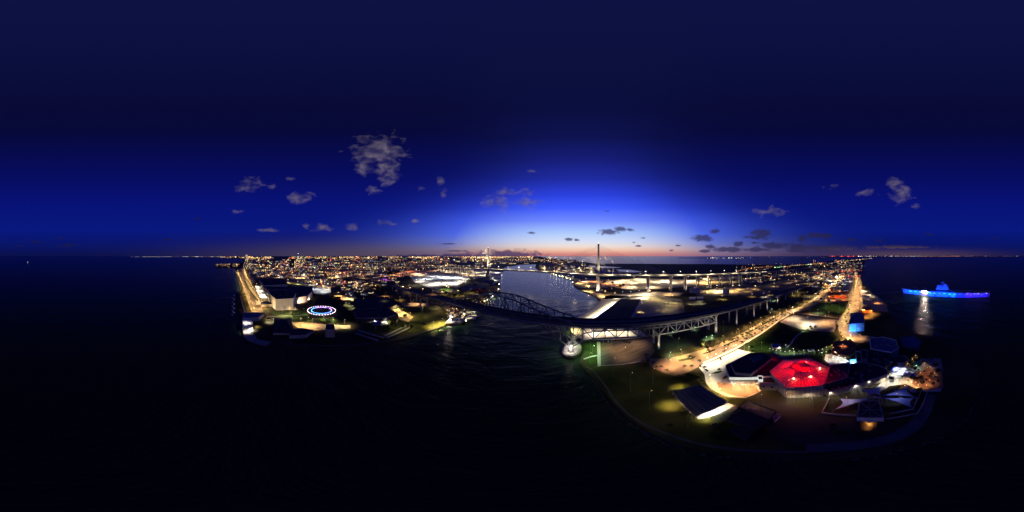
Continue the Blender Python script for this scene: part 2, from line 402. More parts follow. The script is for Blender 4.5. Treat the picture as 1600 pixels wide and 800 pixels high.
# ------------------------------------------------------------------ water, land
mb = MB(); R = 120000; nseg = 96
rings = [0, 150, 600, 2500, 12000, R]
vs = [(0,0,0)]+[(r*cos(2*pi*i/nseg), r*sin(2*pi*i/nseg), 0) for r in rings[1:] for i in range(nseg)]
fs = [(0, 1+i, 1+(i+1) % nseg) for i in range(nseg)]
for k in range(len(rings)-2):
    for i in range(nseg):
        a = 1+k*nseg+i; b2 = 1+k*nseg+(i+1) % nseg; fs.append((a, a+nseg, b2+nseg, b2))
mb.add(vs, fs); struct('water', mb, 'water')
flat_later = [(742,483),(765,487.5),(790,492.5),(830,500),(870,506.5),(905,511),(960,480),(930,450),(900,436),(865,420),(838,411),(800,411),(775,425),(765,445),(745,470)]

SHORE = [(205,401.0),(250,401.2),(300,401.6),(338,402.2),(362,403.2),(378,404.5),(381,409),(368,411),(345,412),(336,415),(337,418.5),(352,419),(368,418.5),
 (369,424),(372,435),(375,447),(376,456),(370,459),(369,470),(371,482),(375,494),(378,498),(378,515),(380,527),(387,534),(415,542),(425,533),(440,538),(470,541),
 (520,543),(560,542),(600,537),(640,529),(668,518),(690,511),(705,504),(716,500),(726,504),(737,499),(741,490),(737,485),(748,478),(765,470),(776,462),(780,455),
 (782,447),(780,440),(781,434),(784,428),(787.5,422.8),(788,418),(798,416),(812,413.5),(838,413),(836,418),(842,423),(853,425),(858,427),(872,430),(882,434),(893,438),
 (897,446),(905,451),(922,459),(940,468.5),(948,469),(930,480),(905,494),(885,508),(890,515),(900,525),(906,535),(911,552),(907,566),(915,578),(925,587),(934,600),(946,617),
 (960,635),(978,652),(1000,667),(1027,681),(1060,695),(1100,705),(1150,712),(1200,716),(1260,717),(1320,714),(1370,708),(1410,699),(1445,689),(1475,678),(1498,662),(1514,638),
 (1525,610),(1531,582),(1521,562),(1502,549),(1480,539),(1460,527),(1435,521),(1412,514),(1398,500),(1390,488),(1385,476),(1378,468),(1370,461),(1362,455),(1354,449),(1348,441),
 (1345,434),(1347,424),(1350,414),(1352,407),(1356,404.6),(1350,403.8),(1330,405),(1300,407),(1285,410),(1262,411.5),(1240,413),(1200,413.5),(1150,413),(1100,412.5),
 (1000,412),(930,411.5),(892,406.5),(862,403.6),(850,402.2),(845,400.9)]
land = A(SHORE, 1.4)+[W(x, 400.55, 1.4) for x in range(840, 200, -20)]
n = len(land); area = sum(land[i][0]*land[(i+1) % n][1]-land[(i+1) % n][0]*land[i][1] for i in range(n))
if area < 0: land = land[::-1]
from mathutils.geometry import tessellate_polygon
tri = tessellate_polygon([[Vector(p) for p in land]])
mb = MB(); tri = [t_ if (Vector(land[t_[1]])-Vector(land[t_[0]])).cross(Vector(land[t_[2]])-Vector(land[t_[0]])).z > 0 else (t_[0], t_[2], t_[1]) for t_ in tri]
mb.add(land, tri)
def outward(i):
    a = Vector(land[i-1]); c = Vector(land[(i+1) % n]); d = (c-a); d.z = 0; d.normalize(); return Vector((d.y, -d.x, 0))
skirt = [tuple(Vector(land[i])+outward(i)*2.5+Vector((0,0,-3.4))) for i in range(n)]
mb.add(land+skirt, [(i, n+i, n+(i+1) % n, (i+1) % n) for i in range(n)])
struct('ground', mb, 'ground')
for nm, x0, x1, r0, r1 in (('far_shore', 1060, 1170, 8800, 11000), ('far_shore', 1285, 1598, 20000, 42000), ('far_shore', 0, 60, 30000, 42000)):
    mb = MB(); k = 24; P = []
    for r in (r0, r1):
        for i in range(k+1):
            t_ = radians((x0+(x1-x0)*i/k-800)*.225); q = r*(1+.03*sin(i*1.7)); P.append((q*sin(t_), q*cos(t_), 4))
    mb.add(P, [(i, i+1, k+2+i, k+1+i) for i in range(k)])
    mb.add([(p[0]*.9995, p[1]*.9995, -1) for p in P[:k+1]]+P[:k+1], [(i, i+1, k+2+i, k+1+i) for i in range(k)])
    struct(nm, mb, 'ground')
flat('channel_water', flat_later, .05, 'channel_water')
# lagoons in the marsh
flat('lagoon', [(893,415.2),(915,414.8),(945,416),(972,417.8),(955,419),(925,418.2),(905,417)], 1.42, 'channel_water')
flat('lagoon', [(962,421),(985,421.5),(1004,425),(985,425.6),(968,424)], 1.42, 'channel_water')
flat('lagoon', [(1238,411),(1252,411),(1250,415),(1236,415)], 1.42, 'water')

# ------------------------------------------------------------------ grounds, roads, lots
Z1, Z2, Z3, Z4, Z5 = 1.44, 1.48, 1.52, 1.56, 1.60
# headland lawn and shore path
flat('lawn', [(915,580),(930,571),(1020,566),(1035,583),(1060,589),(1090,580),(1103,605),(1090,600),(1160,650),(1230,700),(1150,706),(1060,690),(1000,663),(962,632),(936,600)], Z1, 'dry_grass')
flat('lawn', [(905,532),(930,532),(933,570),(918,572),(912,555)], Z2, 'lawn')
def path(name, pts, w, m, z):
    P = [W(x, y, z) for x, y in pts]; q = []
    for i in range(len(P)-1):
        for k in range(3):
            t_ = k/3; q.append(tuple(P[i][j]*(1-t_)+P[i+1][j]*t_ for j in range(3)))
    q.append(P[-1]); L = []; Rr = []
    for i, p in enumerate(q):
        a = q[max(0, i-1)]; c = q[min(len(q)-1, i+1)]; d = Vector((c[0]-a[0], c[1]-a[1])).normalized()
        L.append((p[0]-d.y*w/2, p[1]+d.x*w/2, z)); Rr.append((p[0]+d.y*w/2, p[1]-d.x*w/2, z))
    mb = MB(); k = len(q); mb.add(L+Rr, [(k+i, k+i+1, i+1, i) for i in range(k-1)]); struct(name, mb, m); return q
path('seawall_walk', [(917,573),(926,578),(936,590),(947,604),(960,624),(977,643),(1000,659),(1030,673),(1060,684),(1100,695),(1150,702),(1200,705),(1260,706)], 1.4, 'roof_grey', Z3)
path('promenade', [(1260,700),(1310,698),(1360,693),(1400,682),(1430,664),(1446,640),(1455,616)], 7, 'roof_grey', Z3)
path('seawall_walk', [(440,536),(480,539),(540,540),(600,533),(650,522),(690,508)], 2, 'roof_grey', Z3)
# timber-coloured lot under the old bridge, its pale strip and the ramp to the pier
flat('paved_yard', [(938,534),(1018,528),(1023,548),(1012,565),(935,572),(936,560)], Z3, 'timber_paving')
flat('pavement', [(932.5,534),(938,534),(939,572),(934,573)], Z4, 'pale_concrete')
path('footpath', [(912,561),(924,557),(935,555)], 2.2, 'pale_concrete', Z4)
path('footpath', [(940,571),(975,569),(1003,564)], 1.2, 'pale_concrete', Z5)
# quay along the channel
flat('quay_apron', [(940,468.5),(948,461),(1004,463),(1003,470),(985,500),(1000,515),(1012,526),(912,531),(900,525),(890,515),(885,508),(905,494),(930,480)], Z2, 'pale_concrete')
flat('paved_yard', [(1004,463),(1030,462),(1065,468),(1062,500),(985,501)], Z1, 'concrete')
flat('access_road', [(1058,470),(1066,469),(1075,505),(1064,505)], Z3, 'road_lit')
flat('sandy_yard', [(898,437),(925,434),(960,438),(1000,434),(1060,436),(1115,438),(1140,441),(1100,446),(1060,449),(1010,452),(985,453),(960,449),(930,450),(905,450),(897,445)], Z1, 'sand_lot')
flat('quay_road', [(905,452),(922,455),(950,461),(1010,455),(1070,457),(1060,462),(1004,464),(948,467),(940,468.5),(922,459)], Z2, 'concrete')
flat('tank_yard', [(1076,455),(1140,449),(1165,452),(1150,462),(1090,461)], Z1, 'sand_lot')
# the boulevard with its turning circle
BOUL = [(1008,560),(1045,559.5),(1062,556),(1082,550.5),(1115,541),(1140,530),(1160,520),(1180,508.5),(1200,497),(1222,488.5),(1240,482.5),(1252,479),(1262,471.5),(1275,464),(1290,455),(1303,444),(1312,434),(1318,425),
        (1326,425),(1322,436),(1314,446),(1303,456),(1286,467),(1276,475),(1262,484),(1245,487.5),(1232,491.5),(1215,501),(1200,512),(1185,522.5),(1165,534),(1150,543),(1125,555),(1098,567),(1090,574),(1076,581),(1060,586),(1045,585.5),(1030,580),(1018,573)]
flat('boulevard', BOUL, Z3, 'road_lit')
path('sidewalk', [(1099,567.5),(1125,556),(1151,543.5),(1166,534.5),(1186,523),(1216,501.5),(1233,491.5)], 3, 'pale_concrete', Z5)
flat('lawn', [(1103,568.5),(1152,546),(1155,543.2),(1148,545),(1101,566.5)], Z4, 'lawn')
for k, m_ in enumerate(([(1060,561.5),(1070,560),(1088,556),(1084,560),(1068,564),(1061,565)], [(1098,552),(1110,548),(1118,544.5),(1117,547.5),(1104,552.5),(1099,553)],
           [(1130,540),(1142,534.5),(1154,530),(1153,532),(1140,537.5),(1131,541.5)], [(1164,520.5),(1172,517),(1183,511),(1184,512.5),(1172,519),(1165,522)], [(1188,507.5),(1200,501),(1212,495.5),(1213,497),(1201,503),(1189,509.5)])):
    flat('median', m_, Z4, 'hedge')
# forecourt
flat('forecourt', [(1098,568.5),(1152,545.5),(1168,549),(1184,552),(1200,570),(1200,600),(1187,612),(1165,622),(1140,620),(1125,615),(1110,607),(1103,598),(1101,585),(1092,574)], Z2, 'pale_concrete')
flat('paved_court', [(1120,597),(1140,599),(1160,601),(1178,603),(1187,611),(1165,620),(1140,617),(1124,610)], Z4, 'red_paving')
flat('traffic_island', [(1111,584),(1118,580.5),(1127,579),(1129,581),(1121,583.5)], Z4, 'lawn')
flat('lawn', [(1130,619),(1145,621),(1165,622.5),(1158,630),(1147,634),(1135,626)], Z3, 'dry_grass')
# park
flat('lawn', [(1160,541),(1190,524),(1218,503),(1250,515),(1268,519),(1303,519),(1312,545),(1296,562),(1240,558),(1195,552),(1175,548)], Z1, 'lawn')
path('footpath', [(1229,543),(1236,537),(1240,530),(1247,523),(1255,518)], 2.2, 'pale_concrete', Z4)
flat('parking_lot', [(1218.5,503),(1230,496),(1242,492),(1262,495),(1310,500),(1306,512),(1303,519),(1270,516.5),(1250,514)], Z2, 'sand_lot')
path('access_road', [(1246,489),(1262,491),(1285,494),(1314,497)], 5, 'road_lit', Z3)
flat('lawn', [(1256,486),(1270,477),(1290,471),(1322,474),(1320,490),(1308,493),(1280,491)], Z1, 'lawn')
# avenue on the beach side
flat('avenue', [(1333,425),(1333,438),(1328,455),(1326,470),(1321,486),(1312,496),(1309,506),(1311,520),(1320,530),(1332,536),(1345,536),(1372,532),(1368,526),(1345,524),(1331,514),(1328,500),(1342,489),(1344,470),(1346,455),(1347,441),(1340,425)], Z3, 'road_lit')
flat('parking_lot', [(1345,452),(1366,459),(1376,467),(1384,477),(1388,487),(1365,486),(1344,488)], Z1, 'sand_lot')
flat('parking_lot', [(1300,428),(1333,428),(1328,453),(1300,453),(1288,446)], Z2, 'concrete')
flat('waterfront_terrace', [(1290,553),(1312,556),(1345,572),(1335,578),(1300,572),(1288,562)], Z3, 'pale_concrete')
path('boardwalk', [(1296,560),(1301,550),(1304,543)], 3, 'concrete', Z4)
flat('plaza', [(1384,585),(1410,574),(1440,588),(1472,600),(1470,612),(1444,612),(1415,600),(1390,603),(1370,615),(1360,612),(1375,600)], Z2, 'pale_concrete')
flat('paved_court', [(1425,600),(1430,585),(1450,574),(1472,580),(1474,606),(1448,610)], Z3, 'red_paving')
flat('service_yard', [(1160,640),(1185,622),(1225,630),(1290,650),(1340,662),(1345,690),(1270,696),(1200,680)], Z2, 'asphalt')
mat('town_ground', (.05,.05,.045), .9, .6, .022, col2=(.34,.30,.24), bump=.2, bscale=.05, detail=8)
flat('town_ground', [(383,418),(384,404),(400,402),(500,401.4),(700,401.4),(842,401.6),(838,410),(800,411),(786,418),(783,424),(735,419),(640,421),(600,432),(612,440),(592,444),(560,455),(520,462),(490,459),(488,447),(452,444),(440,434),(405,434),(392,446)], Z1, 'town_ground')
flat('town_ground', [(842,412),(862,406),(880,409),(925,418),(960,423),(1000,429),(960,433),(925,433),(897,436),(880,432),(858,426),(842,421)], Z1, 'town_ground')
flat('town_ground', [(1262,447),(1285,430),(1300,412),(1349,408),(1345,425),(1346,450),(1328,470),(1300,472),(1280,466)], Z1, 'town_ground')
flat('town_ground', [(1120,438),(1200,430),(1280,420),(1300,414),(1298,426),(1240,450),(1190,462),(1150,460)], Z1-.01, 'town_ground')
# downtown side
flat('shoreline_boulevard', [(369,422),(373,421),(376,418),(382,418),(386,430),(391,447),(398,457),(405,468),(410,478),(412,490),(405,500),(398,500),(394,490),(388,474),(383,458),(379,444),(374,432),(370,427)], Z3, 'road_lit')
flat('median', [(381,432),(384,440),(391,454),(403,468),(404,472),(399,467),(388,452),(382,440)], Z4, 'lawn')
flat('parking_lot', [(398,446),(405,446),(417,465),(408,465.5),(402,457)], Z4, 'pale_concrete')
flat('pier_deck', [(379,499),(393,501),(396,520),(402,530),(424,534),(415,541),(388,533),(381,526)], Z4, 'concrete')
flat('plaza', [(452,503),(480,503),(512,507),(547,508),(548,513),(520,515),(490,516),(465,512)], Z2, 'sand_lot')
flat('lawn', [(425,487),(470,484),(490,498),(560,490),(560,502),(452,502),(430,500)], Z1, 'lawn')
path('footpath', [(418,495),(450,493),(480,492)], 2.5, 'concrete', Z3)
flat('lawn', [(590,480),(700,478),(720,500),(650,520),(600,510)], Z1, 'dry_grass')
flat('parking_lot', [(612,480),(620,479),(646,495),(638,503),(625,500)], Z2, 'sand_lot')
flat('access_road', [(626,473.5),(665,473),(665,478),(630,479)], Z2, 'road_lit')
flat('parking_lot', [(640,432),(652,427),(740,427),(728,441),(700,450),(672,450),(648,441)], Z2, 'pale_concrete')
flat('ball_field', [(672,449),(690,446),(716,446),(722,452),(700,458),(680,457)], Z3, 'sand_lot')
flat('outfield', [(684,450),(692,447.5),(711,448.5),(712,452),(695,453.5)], Z4, 'lawn')
flat('quay_apron', [(735,420),(787,423),(781,438),(770,446),(765,432),(740,436)], Z1, 'pale_concrete')
flat('industrial_yard', [(600,425),(650,422),(735,421),(735,430),(660,427),(620,432)], Z1, 'sand_lot')
flat('parking_lot', [(488,449),(515,449),(520,455),(505,460),(490,458)], Z2, 'pale_concrete')
flat('parking_lot', [(520,460),(555,462),(560,470),(530,469)], Z2, 'sand_lot')
flat('parking_lot', [(574,500),(602,497),(606,506),(596,508),(580,508)], Z2, 'pale_concrete')
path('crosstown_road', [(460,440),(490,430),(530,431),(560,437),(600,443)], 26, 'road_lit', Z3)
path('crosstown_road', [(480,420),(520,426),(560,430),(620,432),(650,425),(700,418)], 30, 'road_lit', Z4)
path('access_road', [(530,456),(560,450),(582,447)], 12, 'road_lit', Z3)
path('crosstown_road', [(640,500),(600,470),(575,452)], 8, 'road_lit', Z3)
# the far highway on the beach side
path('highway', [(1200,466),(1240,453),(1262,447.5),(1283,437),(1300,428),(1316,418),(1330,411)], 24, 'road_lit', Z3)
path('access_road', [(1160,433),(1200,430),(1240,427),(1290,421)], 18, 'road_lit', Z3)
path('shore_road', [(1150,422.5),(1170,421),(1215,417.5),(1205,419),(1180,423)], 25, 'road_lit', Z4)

# ------------------------------------------------------------------ old cantilever truss bridge
TH0 = radians(29.6); NX, NY = sin(TH0), cos(TH0); TX, TY = cos(TH0), -sin(TH0)
def B_(s, o, z): return (NX*(184+o)+TX*s, NY*(184+o)+TY*s, z)
def interp(tab, s):
    if s <= tab[0][0]: return tab[0][1]
    for (a, x), (b, y) in zip(tab, tab[1:]):
        if s <= b:
            t_ = (s-a)/(b-a); return x+(y-x)*t_
    return tab[-1][1]
ZT = [(-560,19),(-460,25.5),(-393,30),(-333,34.5),(-242,39.5),(-190,42),(-121,43.8),(-60,43.6),(0,42.5),(87,39.8),(158,36),(216,32.5),(369,23.5),(460,17),(560,9),(650,2.2)]
def ZD(s): return interp(ZT, s)
TOP = [(0,69),(12,68.6),(24,67),(37,63.6),(47,60),(61,56),(79,50),(97,45.2),(112,42)]
BOT = [(0,40.4),(58,40.2),(70,31),(82,20.5),(93.6,11.4)]
br = thing('truss_bridge', 'old dark steel cantilever truss bridge arching over the ship channel', 'bridge', B_(-121, 0, 0))
def bpart(n, mb_, m, **k): return part(n, br, mb_, m, **k)
sl = [-560+10*i for i in range(122)]
curve = [(-760,466,6),(-680,464,8.5),(-610,459,11),(-540,449,13.5),(-473,437,16.5)]
dpath = curve+[B_(s, 0, ZD(s)) for s in sl]
m_ = MB(); m_.sweep(dpath, 11.2, 1.0); bpart('road_deck', m_, 'deck_asphalt')
for sgn in (-1, 1):
    m_ = MB(); m_.sweep([(p[0], p[1], p[2]-1.0) for p in dpath], (sgn*10.6-.3, sgn*10.6+.3), 1.9); bpart('fascia_girder', m_, 'steel_light')
    m_ = MB(); m_.sweep([(p[0], p[1], p[2]+1.1) for p in dpath], (sgn*11.0-.15, sgn*11.0+.15), 1.1); bpart('railing', m_, 'steel_dark')
m_ = MB(); m_.sweep([(p[0], p[1], p[2]+.8) for p in dpath], .3, .8); bpart('median_barrier', m_, 'concrete')
for o in (-7.2, -3.8, 3.8, 7.2):
    m_ = MB(); m_.sweep([(*B_(s, o, 0)[:2], ZD(s)+.01) for s in sl], .12, .02); bpart('lane_line', m_, 'paint')
def member(nm, a, b, w, mt='steel_dark'): m2 = MB(); m2.beam(a, b, w); return bpart(nm, m2, mt)
def top_z(s): return max(interp(TOP, abs(s+121)), ZD(s)-1.6)
def bot_z(s):
    u = abs(s+121)
    if u <= 93.7: return interp(BOT, u)
    v = u-93.6
    return interp([(0,11.4),(12.3,21.5),(24.6,25),(37,26.2),(60,25.6),(98,24),(185,21)], v)
PN = [-121+11.7*k for k in range(-8, 9)]
AR = [-27.4+12.3*k for k in range(0, 9)]; AL = [-214.6-14*k for k in range(0, 9)]
RT = [71+10.95*k for k in range(0, 9)]
for o in (-10.4, 10.4):
    mt = 'steel_dark'
    for a, b in zip(PN, PN[1:]):
        member('top_chord', B_(a, o, top_z(a)), B_(b, o, top_z(b)), 1.5)
        member('bottom_chord', B_(a, o, bot_z(a)), B_(b, o, bot_z(b)), 1.3)
    for i, s in enumerate(PN): member('vertical', B_(s, o, bot_z(s)), B_(s, o, top_z(s)), .85)
    for i, (a, b) in enumerate(zip(PN, PN[1:])):
        up = (i % 2 == 0)
        p, q = (B_(a, o, bot_z(a)), B_(b, o, top_z(b))) if up else (B_(a, o, top_z(a)), B_(b, o, bot_z(b)))
        member('diagonal', p, q, .85)
    for arr in (AR, AL, RT):
        mt = 'steel_light' if arr is RT else 'steel_dark'
        for i, (a, b) in enumerate(zip(arr, arr[1:])):
            ta, tb = (ZD(a)-2.6, ZD(b)-2.6)
            if arr is not RT and i == 0: ta = 45.0
            member('top_chord', B_(a, o, ta), B_(b, o, tb), 1.2, mt)
            member('bottom_chord', B_(a, o, bot_z(a)), B_(b, o, bot_z(b)), 1.2, mt)
            member('vertical', B_(b, o, bot_z(b)), B_(b, o, tb), .75, mt)
            if i % 2 == 0: member('diagonal', B_(a, o, bot_z(a)), B_(b, o, tb), .8, mt)
            else: member('diagonal', B_(a, o, ta), B_(b, o, bot_z(b)), .8, mt)
for i, s in enumerate(PN):
    if top_z(s) > ZD(s)+7:
        member('strut', B_(s, -10.4, top_z(s)), B_(s, 10.4, top_z(s)), .8)
        if i+1 < len(PN) and top_z(PN[i+1]) > ZD(s)+6:
            member('lateral_brace', B_(s, -10.4, top_z(s)), B_(PN[i+1], 10.4, top_z(PN[i+1])), .55)
            member('lateral_brace', B_(s, 10.4, top_z(s)), B_(PN[i+1], -10.4, top_z(PN[i+1])), .55)
for s in PN+AR[1:]+AL[1:]+RT[1:]:
    member('floor_beam', B_(s, -10.4, ZD(s)-1.9), B_(s, 10.4, ZD(s)-1.9), .9)
for s in AR+AL+RT[1:]+PN[:3]+PN[-3:]:
    member('strut', B_(s, -10.4, bot_z(s)), B_(s, 10.4, bot_z(s)), .45)
# piers
def oval(c, a, b, rot, n=28): return [(c[0]+a*cos(2*pi*i/n)*cos(rot)-b*sin(2*pi*i/n)*sin(rot), c[1]+a*cos(2*pi*i/n)*sin(rot)+b*sin(2*pi*i/n)*cos(rot)) for i in range(n)]
for s in (-27.4, -214.6):
    c = B_(s, 0, 0); rot = pi/2-TH0
    m_ = MB(); m_.prism(oval(c, 19, 10.5, rot), -2, 4.5); m_.prism(oval(c, 17.5, 9.2, rot), 4.6, 5.6); bpart('pier_base', m_, 'pale_concrete')
    m_ = MB(); m_.prism(oval(c, 19.8, 11.2, rot), .6, 1.6); m_.prism(oval(c, 19.8, 11.2, rot), 2.6, 3.5); bpart('fender', m_, 'timber')
    for o in (-10.4, 10.4):
        m_ = MB(); m_.beam(B_(s, o, 5.6), B_(s, o, 10.6), 5.2, 5.2, w2=3.4); bpart('pier_column', m_, 'bridge_concrete')
        m_ = MB(); m_.beam(B_(s, o, 10.6), B_(s, o, 11.6), 2.4); bpart('bearing', m_, 'steel_dark')
    m_ = MB(); m_.beam(B_(s, -10, 8.4), B_(s, 10, 8.4), 1.6, 2.4); bpart('cross_beam', m_, 'bridge_concrete')
def bent(s, top, w=3.0):
    for o in (-8.6, 8.6):
        m_ = MB(); m_.beam(B_(s, o, .5), B_(s, o, top-2), w, n=8, w2=w*.85); bpart('pier_column', m_, 'bridge_concrete')
    m_ = MB(); m_.beam(B_(s, -10.4, top-1), B_(s, 10.4, top-1), 2.2, 2); bpart('pier_cap', m_, 'bridge_concrete')
bent(71, 22.6, 3.2); bent(158.6, 20.6, 4.4); bent(-327, 23, 4)
for o in (-8.6, 8.6):
    m_ = MB(); m_.beam(B_(158.6, o, 18), B_(158.6, o, 32), 3.4, n=6); bpart('pier_column', m_, 'bridge_concrete')
m_ = MB(); m_.beam(B_(160, 0, 32.6), B_(158.6, 0, 30.5), 20, 3); bpart('pier_cap', m_, 'bridge_concrete')
for s in [205,255,305,355,405,455,505,555,-380,-430,-480,-530]: bent(s, ZD(s)-3.0, 2.8)

# ------------------------------------------------------------------ new cable-stayed bridge
T2 = radians(40.6); N2 = (sin(T2), cos(T2)); U2 = (cos(T2), -sin(T2))
def C_(s, o, z): return (N2[0]*(534+o)+U2[0]*s, N2[1]*(534+o)+U2[1]*s, z)
ZC = [(-1283,30),(-1000,41),(-738,52),(-615,57),(-355,63.5),(-96,59.5),(105,57),(394,50),(623,42)]
cb = thing('cable_stayed_bridge', 'long pale cable-stayed highway bridge with two tall slender towers behind the old bridge', 'bridge', C_(-355, 0, 0))
farp = [(-1900,1330,6),(-1500,1270,11),(-1187,1225,15),(-1000,1228,19),(-820,1240,24)]
fare = [(820+60,-25,40),(988,-97,34),(1196,-238,26),(1480,-400,19),(1775,-577,12),(2300,-860,8),(2830,-1170,4.5),(4215,-2250,4),(5600,-3500,5),(7500,-5400,4),(9500,-7500,4)]
cpath = farp+[C_(s, 0, interp(ZC, s)) for s in range(-1200, 630, 30)]+fare
m_ = MB(); m_.sweep([p for p in cpath if p[1] > -3000 or True], 16, 1.2); part('road_deck', cb, m_, 'concrete')
m_ = MB(); m_.sweep([(p[0], p[1], p[2]-1.2) for p in cpath], 9, 2.4); part('box_girder', cb, m_, 'bridge_concrete')
for sgn in (-1, 1):
    m_ = MB(); m_.sweep([(p[0], p[1], p[2]+1.3) for p in cpath], (sgn*15.7-.3, sgn*15.7+.3), 1.3); part('parapet', cb, m_, 'pale_concrete')
for s in (-96, -615):
    zd = interp(ZC, s)
    m_ = MB(); m_.beam(C_(s, 0, zd-12), C_(s, 0, 164), 9.5, 8, n=8, w2=6.4)
    part('tower_shaft', cb, m_, 'bridge_concrete')
    for o in (-12, 12):
        m_ = MB(); m_.beam(C_(s, o, .5), C_(s, o*.25, zd-8), 7, 9, w2=5.5); part('tower_leg', cb, m_, 'bridge_concrete')
    m_ = MB(); m_.beam(C_(s, -19, zd-5), C_(s, 19, zd-5), 6, 4); part('cross_beam', cb, m_, 'bridge_concrete')
    m_ = MB(); m_.box(C_(s, 0, 1.6), (34, 20, 3), pi/2-T2); part('pile_cap', cb, m_, 'concrete')
    m_ = MB(); m_.lathe(C_(s, 0, 164), [(1.4,0),(1.4,1.4),(.4,2)], 6); part('beacon', cb, m_, 'lamp_white')
    for sd in (-1, 1):
        for k in range(15):
            ds = (30+k*15.5)*sd; zt = 96+k*4.5
            m_ = MB(); m_.beam(C_(s, 0, zt), C_(s+ds, 0, interp(ZC, s+ds)+.2), .6, n=3); part('stay_cable', cb, m_, 'cable')
PIER = [68,145,197,245,294,343,392,441,490,539,590]+[-738,-790,-842,-894,-946,-998,-1050,-1102,-1154,-1206]
for s in PIER:
    zd = interp(ZC, s)-3.4; w = 7 if s == 68 else 4.2
    for o in (-9, 9):
        m_ = MB(); m_.beam(C_(s, o, .5), C_(s, o, zd), w, 3.4); part('pier_column', cb, m_, 'bridge_concrete')
for (a, b) in zip(fare[:5], fare[1:6]):
    for k in range(5):
        t_ = k/5; p = [a[i]*(1-t_)+b[i]*t_ for i in range(3)]
        d = Vector((b[0]-a[0], b[1]-a[1])).normalized()
        for o in (-9, 9):
            m_ = MB(); m_.beam((p[0]-d.y*o, p[1]+d.x*o, .5), (p[0]-d.y*o, p[1]+d.x*o, p[2]-3.4), 4.2, 3); part('pier_column', cb, m_, 'bridge_concrete')
for p in farp[1:]:
    m_ = MB(); m_.beam((p[0], p[1], .5), (p[0], p[1], p[2]-3.4), 6, 4); part('pier_column', cb, m_, 'bridge_concrete')

# ------------------------------------------------------------------ buildings
def centroid(P): return (sum(p[0] for p in P)/len(P), sum(p[1] for p in P)/len(P))
def inset(P, d):
    n = len(P); a = sum(P[i][0]*P[(i+1) % n][1]-P[(i+1) % n][0]*P[i][1] for i in range(n))
    if a < 0: P = P[::-1]
    out = []
    for i in range(n):
        p, q, r = (Vector(P[i-1][:2]), Vector(P[i][:2]), Vector(P[(i+1) % n][:2]))
        e1 = (q-p).normalized(); e2 = (r-q).normalized(); n1 = Vector((-e1.y, e1.x)); n2 = Vector((-e2.y, e2.x))
        b_ = (n1+n2); b_ = b_/max(.3, b_.dot(n1)); out.append(tuple(q+b_*d))
    return out
def bldg(name, label, cat, P, z, wall='wall_beige', roof='roof_dark', z0=1.45, par=.9, rim=None, group=None, wins=(), units=0):
    """P is the footprint on the ground plan; walls, a roof slab inside a parapet, window bands, roof units"""
    P = [(p[0], p[1]) for p in P]; c = centroid(P)
    n = len(P); a = sum(P[i][0]*P[(i+1) % n][1]-P[(i+1) % n][0]*P[i][1] for i in range(n))
    if a < 0: P = P[::-1]; wins = [((n-2-w[0]) % n,)+tuple(w[1:]) for w in wins]
    t = thing(name, label, cat, (c[0], c[1], z0), group)
    size = max(Vector(p).length for p in [(q[0]-c[0], q[1]-c[1]) for q in P]); th = min(.5, size*.05)
    m = MB(); m.prism(P, z0-1, z); w_ = part('wall', t, m, wall)
    m = MB(); m.prism(inset(P, th), z-.1, z+.12); part('roof', t, m, roof)
    if par:
        I = inset(P, th); O = inset(P, -.06); m = MB(); k = len(O)
        vs = [(p[0], p[1], z-.25) for p in O]+[(p[0], p[1], z+par) for p in O]+[(p[0], p[1], z+par) for p in I]+[(p[0], p[1], z+.05) for p in I]
        m.add(vs, [(r*k+i, r*k+(i+1) % k, (r+1)*k+(i+1) % k, (r+1)*k+i) for r in range(3) for i in range(k)]); part('parapet', t, m, rim or wall)
    for (e, nn, f, za, zb, wm_) in wins:
        p, q = Vector(P[e % n]), Vector(P[(e+1) % n]); d = (q-p); L = d.length; d.normalize(); o = Vector((d.y, -d.x))
        for i in range(nn):
            cx = p+d*(L*(i+.5)/nn)+o*.03; m = MB(); m.box((cx.x, cx.y, (za+zb)/2), (L/nn*f, .16, zb-za), math.atan2(d.y, d.x)); part('window', t, m, wm_)
    rr = random.Random(len(label)*7+int(c[0]))
    for i in range(units):
        j = rr.randrange(n); q = Vector(P[j])*.5*rr.uniform(.2, 1.3)+Vector(c)*(1-.5*rr.uniform(.2, 1.3))
        q = Vector(c)+(Vector(P[j])-Vector(c))*rr.uniform(.15, .7); s_ = rr.uniform(1.2, 3.2)
        m = MB(); m.box((q.x, q.y, z+.1+s_*.3), (s_, s_*.8, s_*.6), rr.uniform(0, 3)); part('roof_unit', t, m, 'wall_grey')
    return t
def boxP(xl, xr, yb, depth, z=1.5):
    a, b_ = Vector(W(xl, yb, z)[:2]), Vector(W(xr, yb, z)[:2]); mid = (a+b_)/2; o = mid.normalized()*depth
    return [tuple(a), tuple(b_), tuple(b_+o), tuple(a+o)]
RW = lambda pts, z: [p[:2] for p in A(pts, z)]

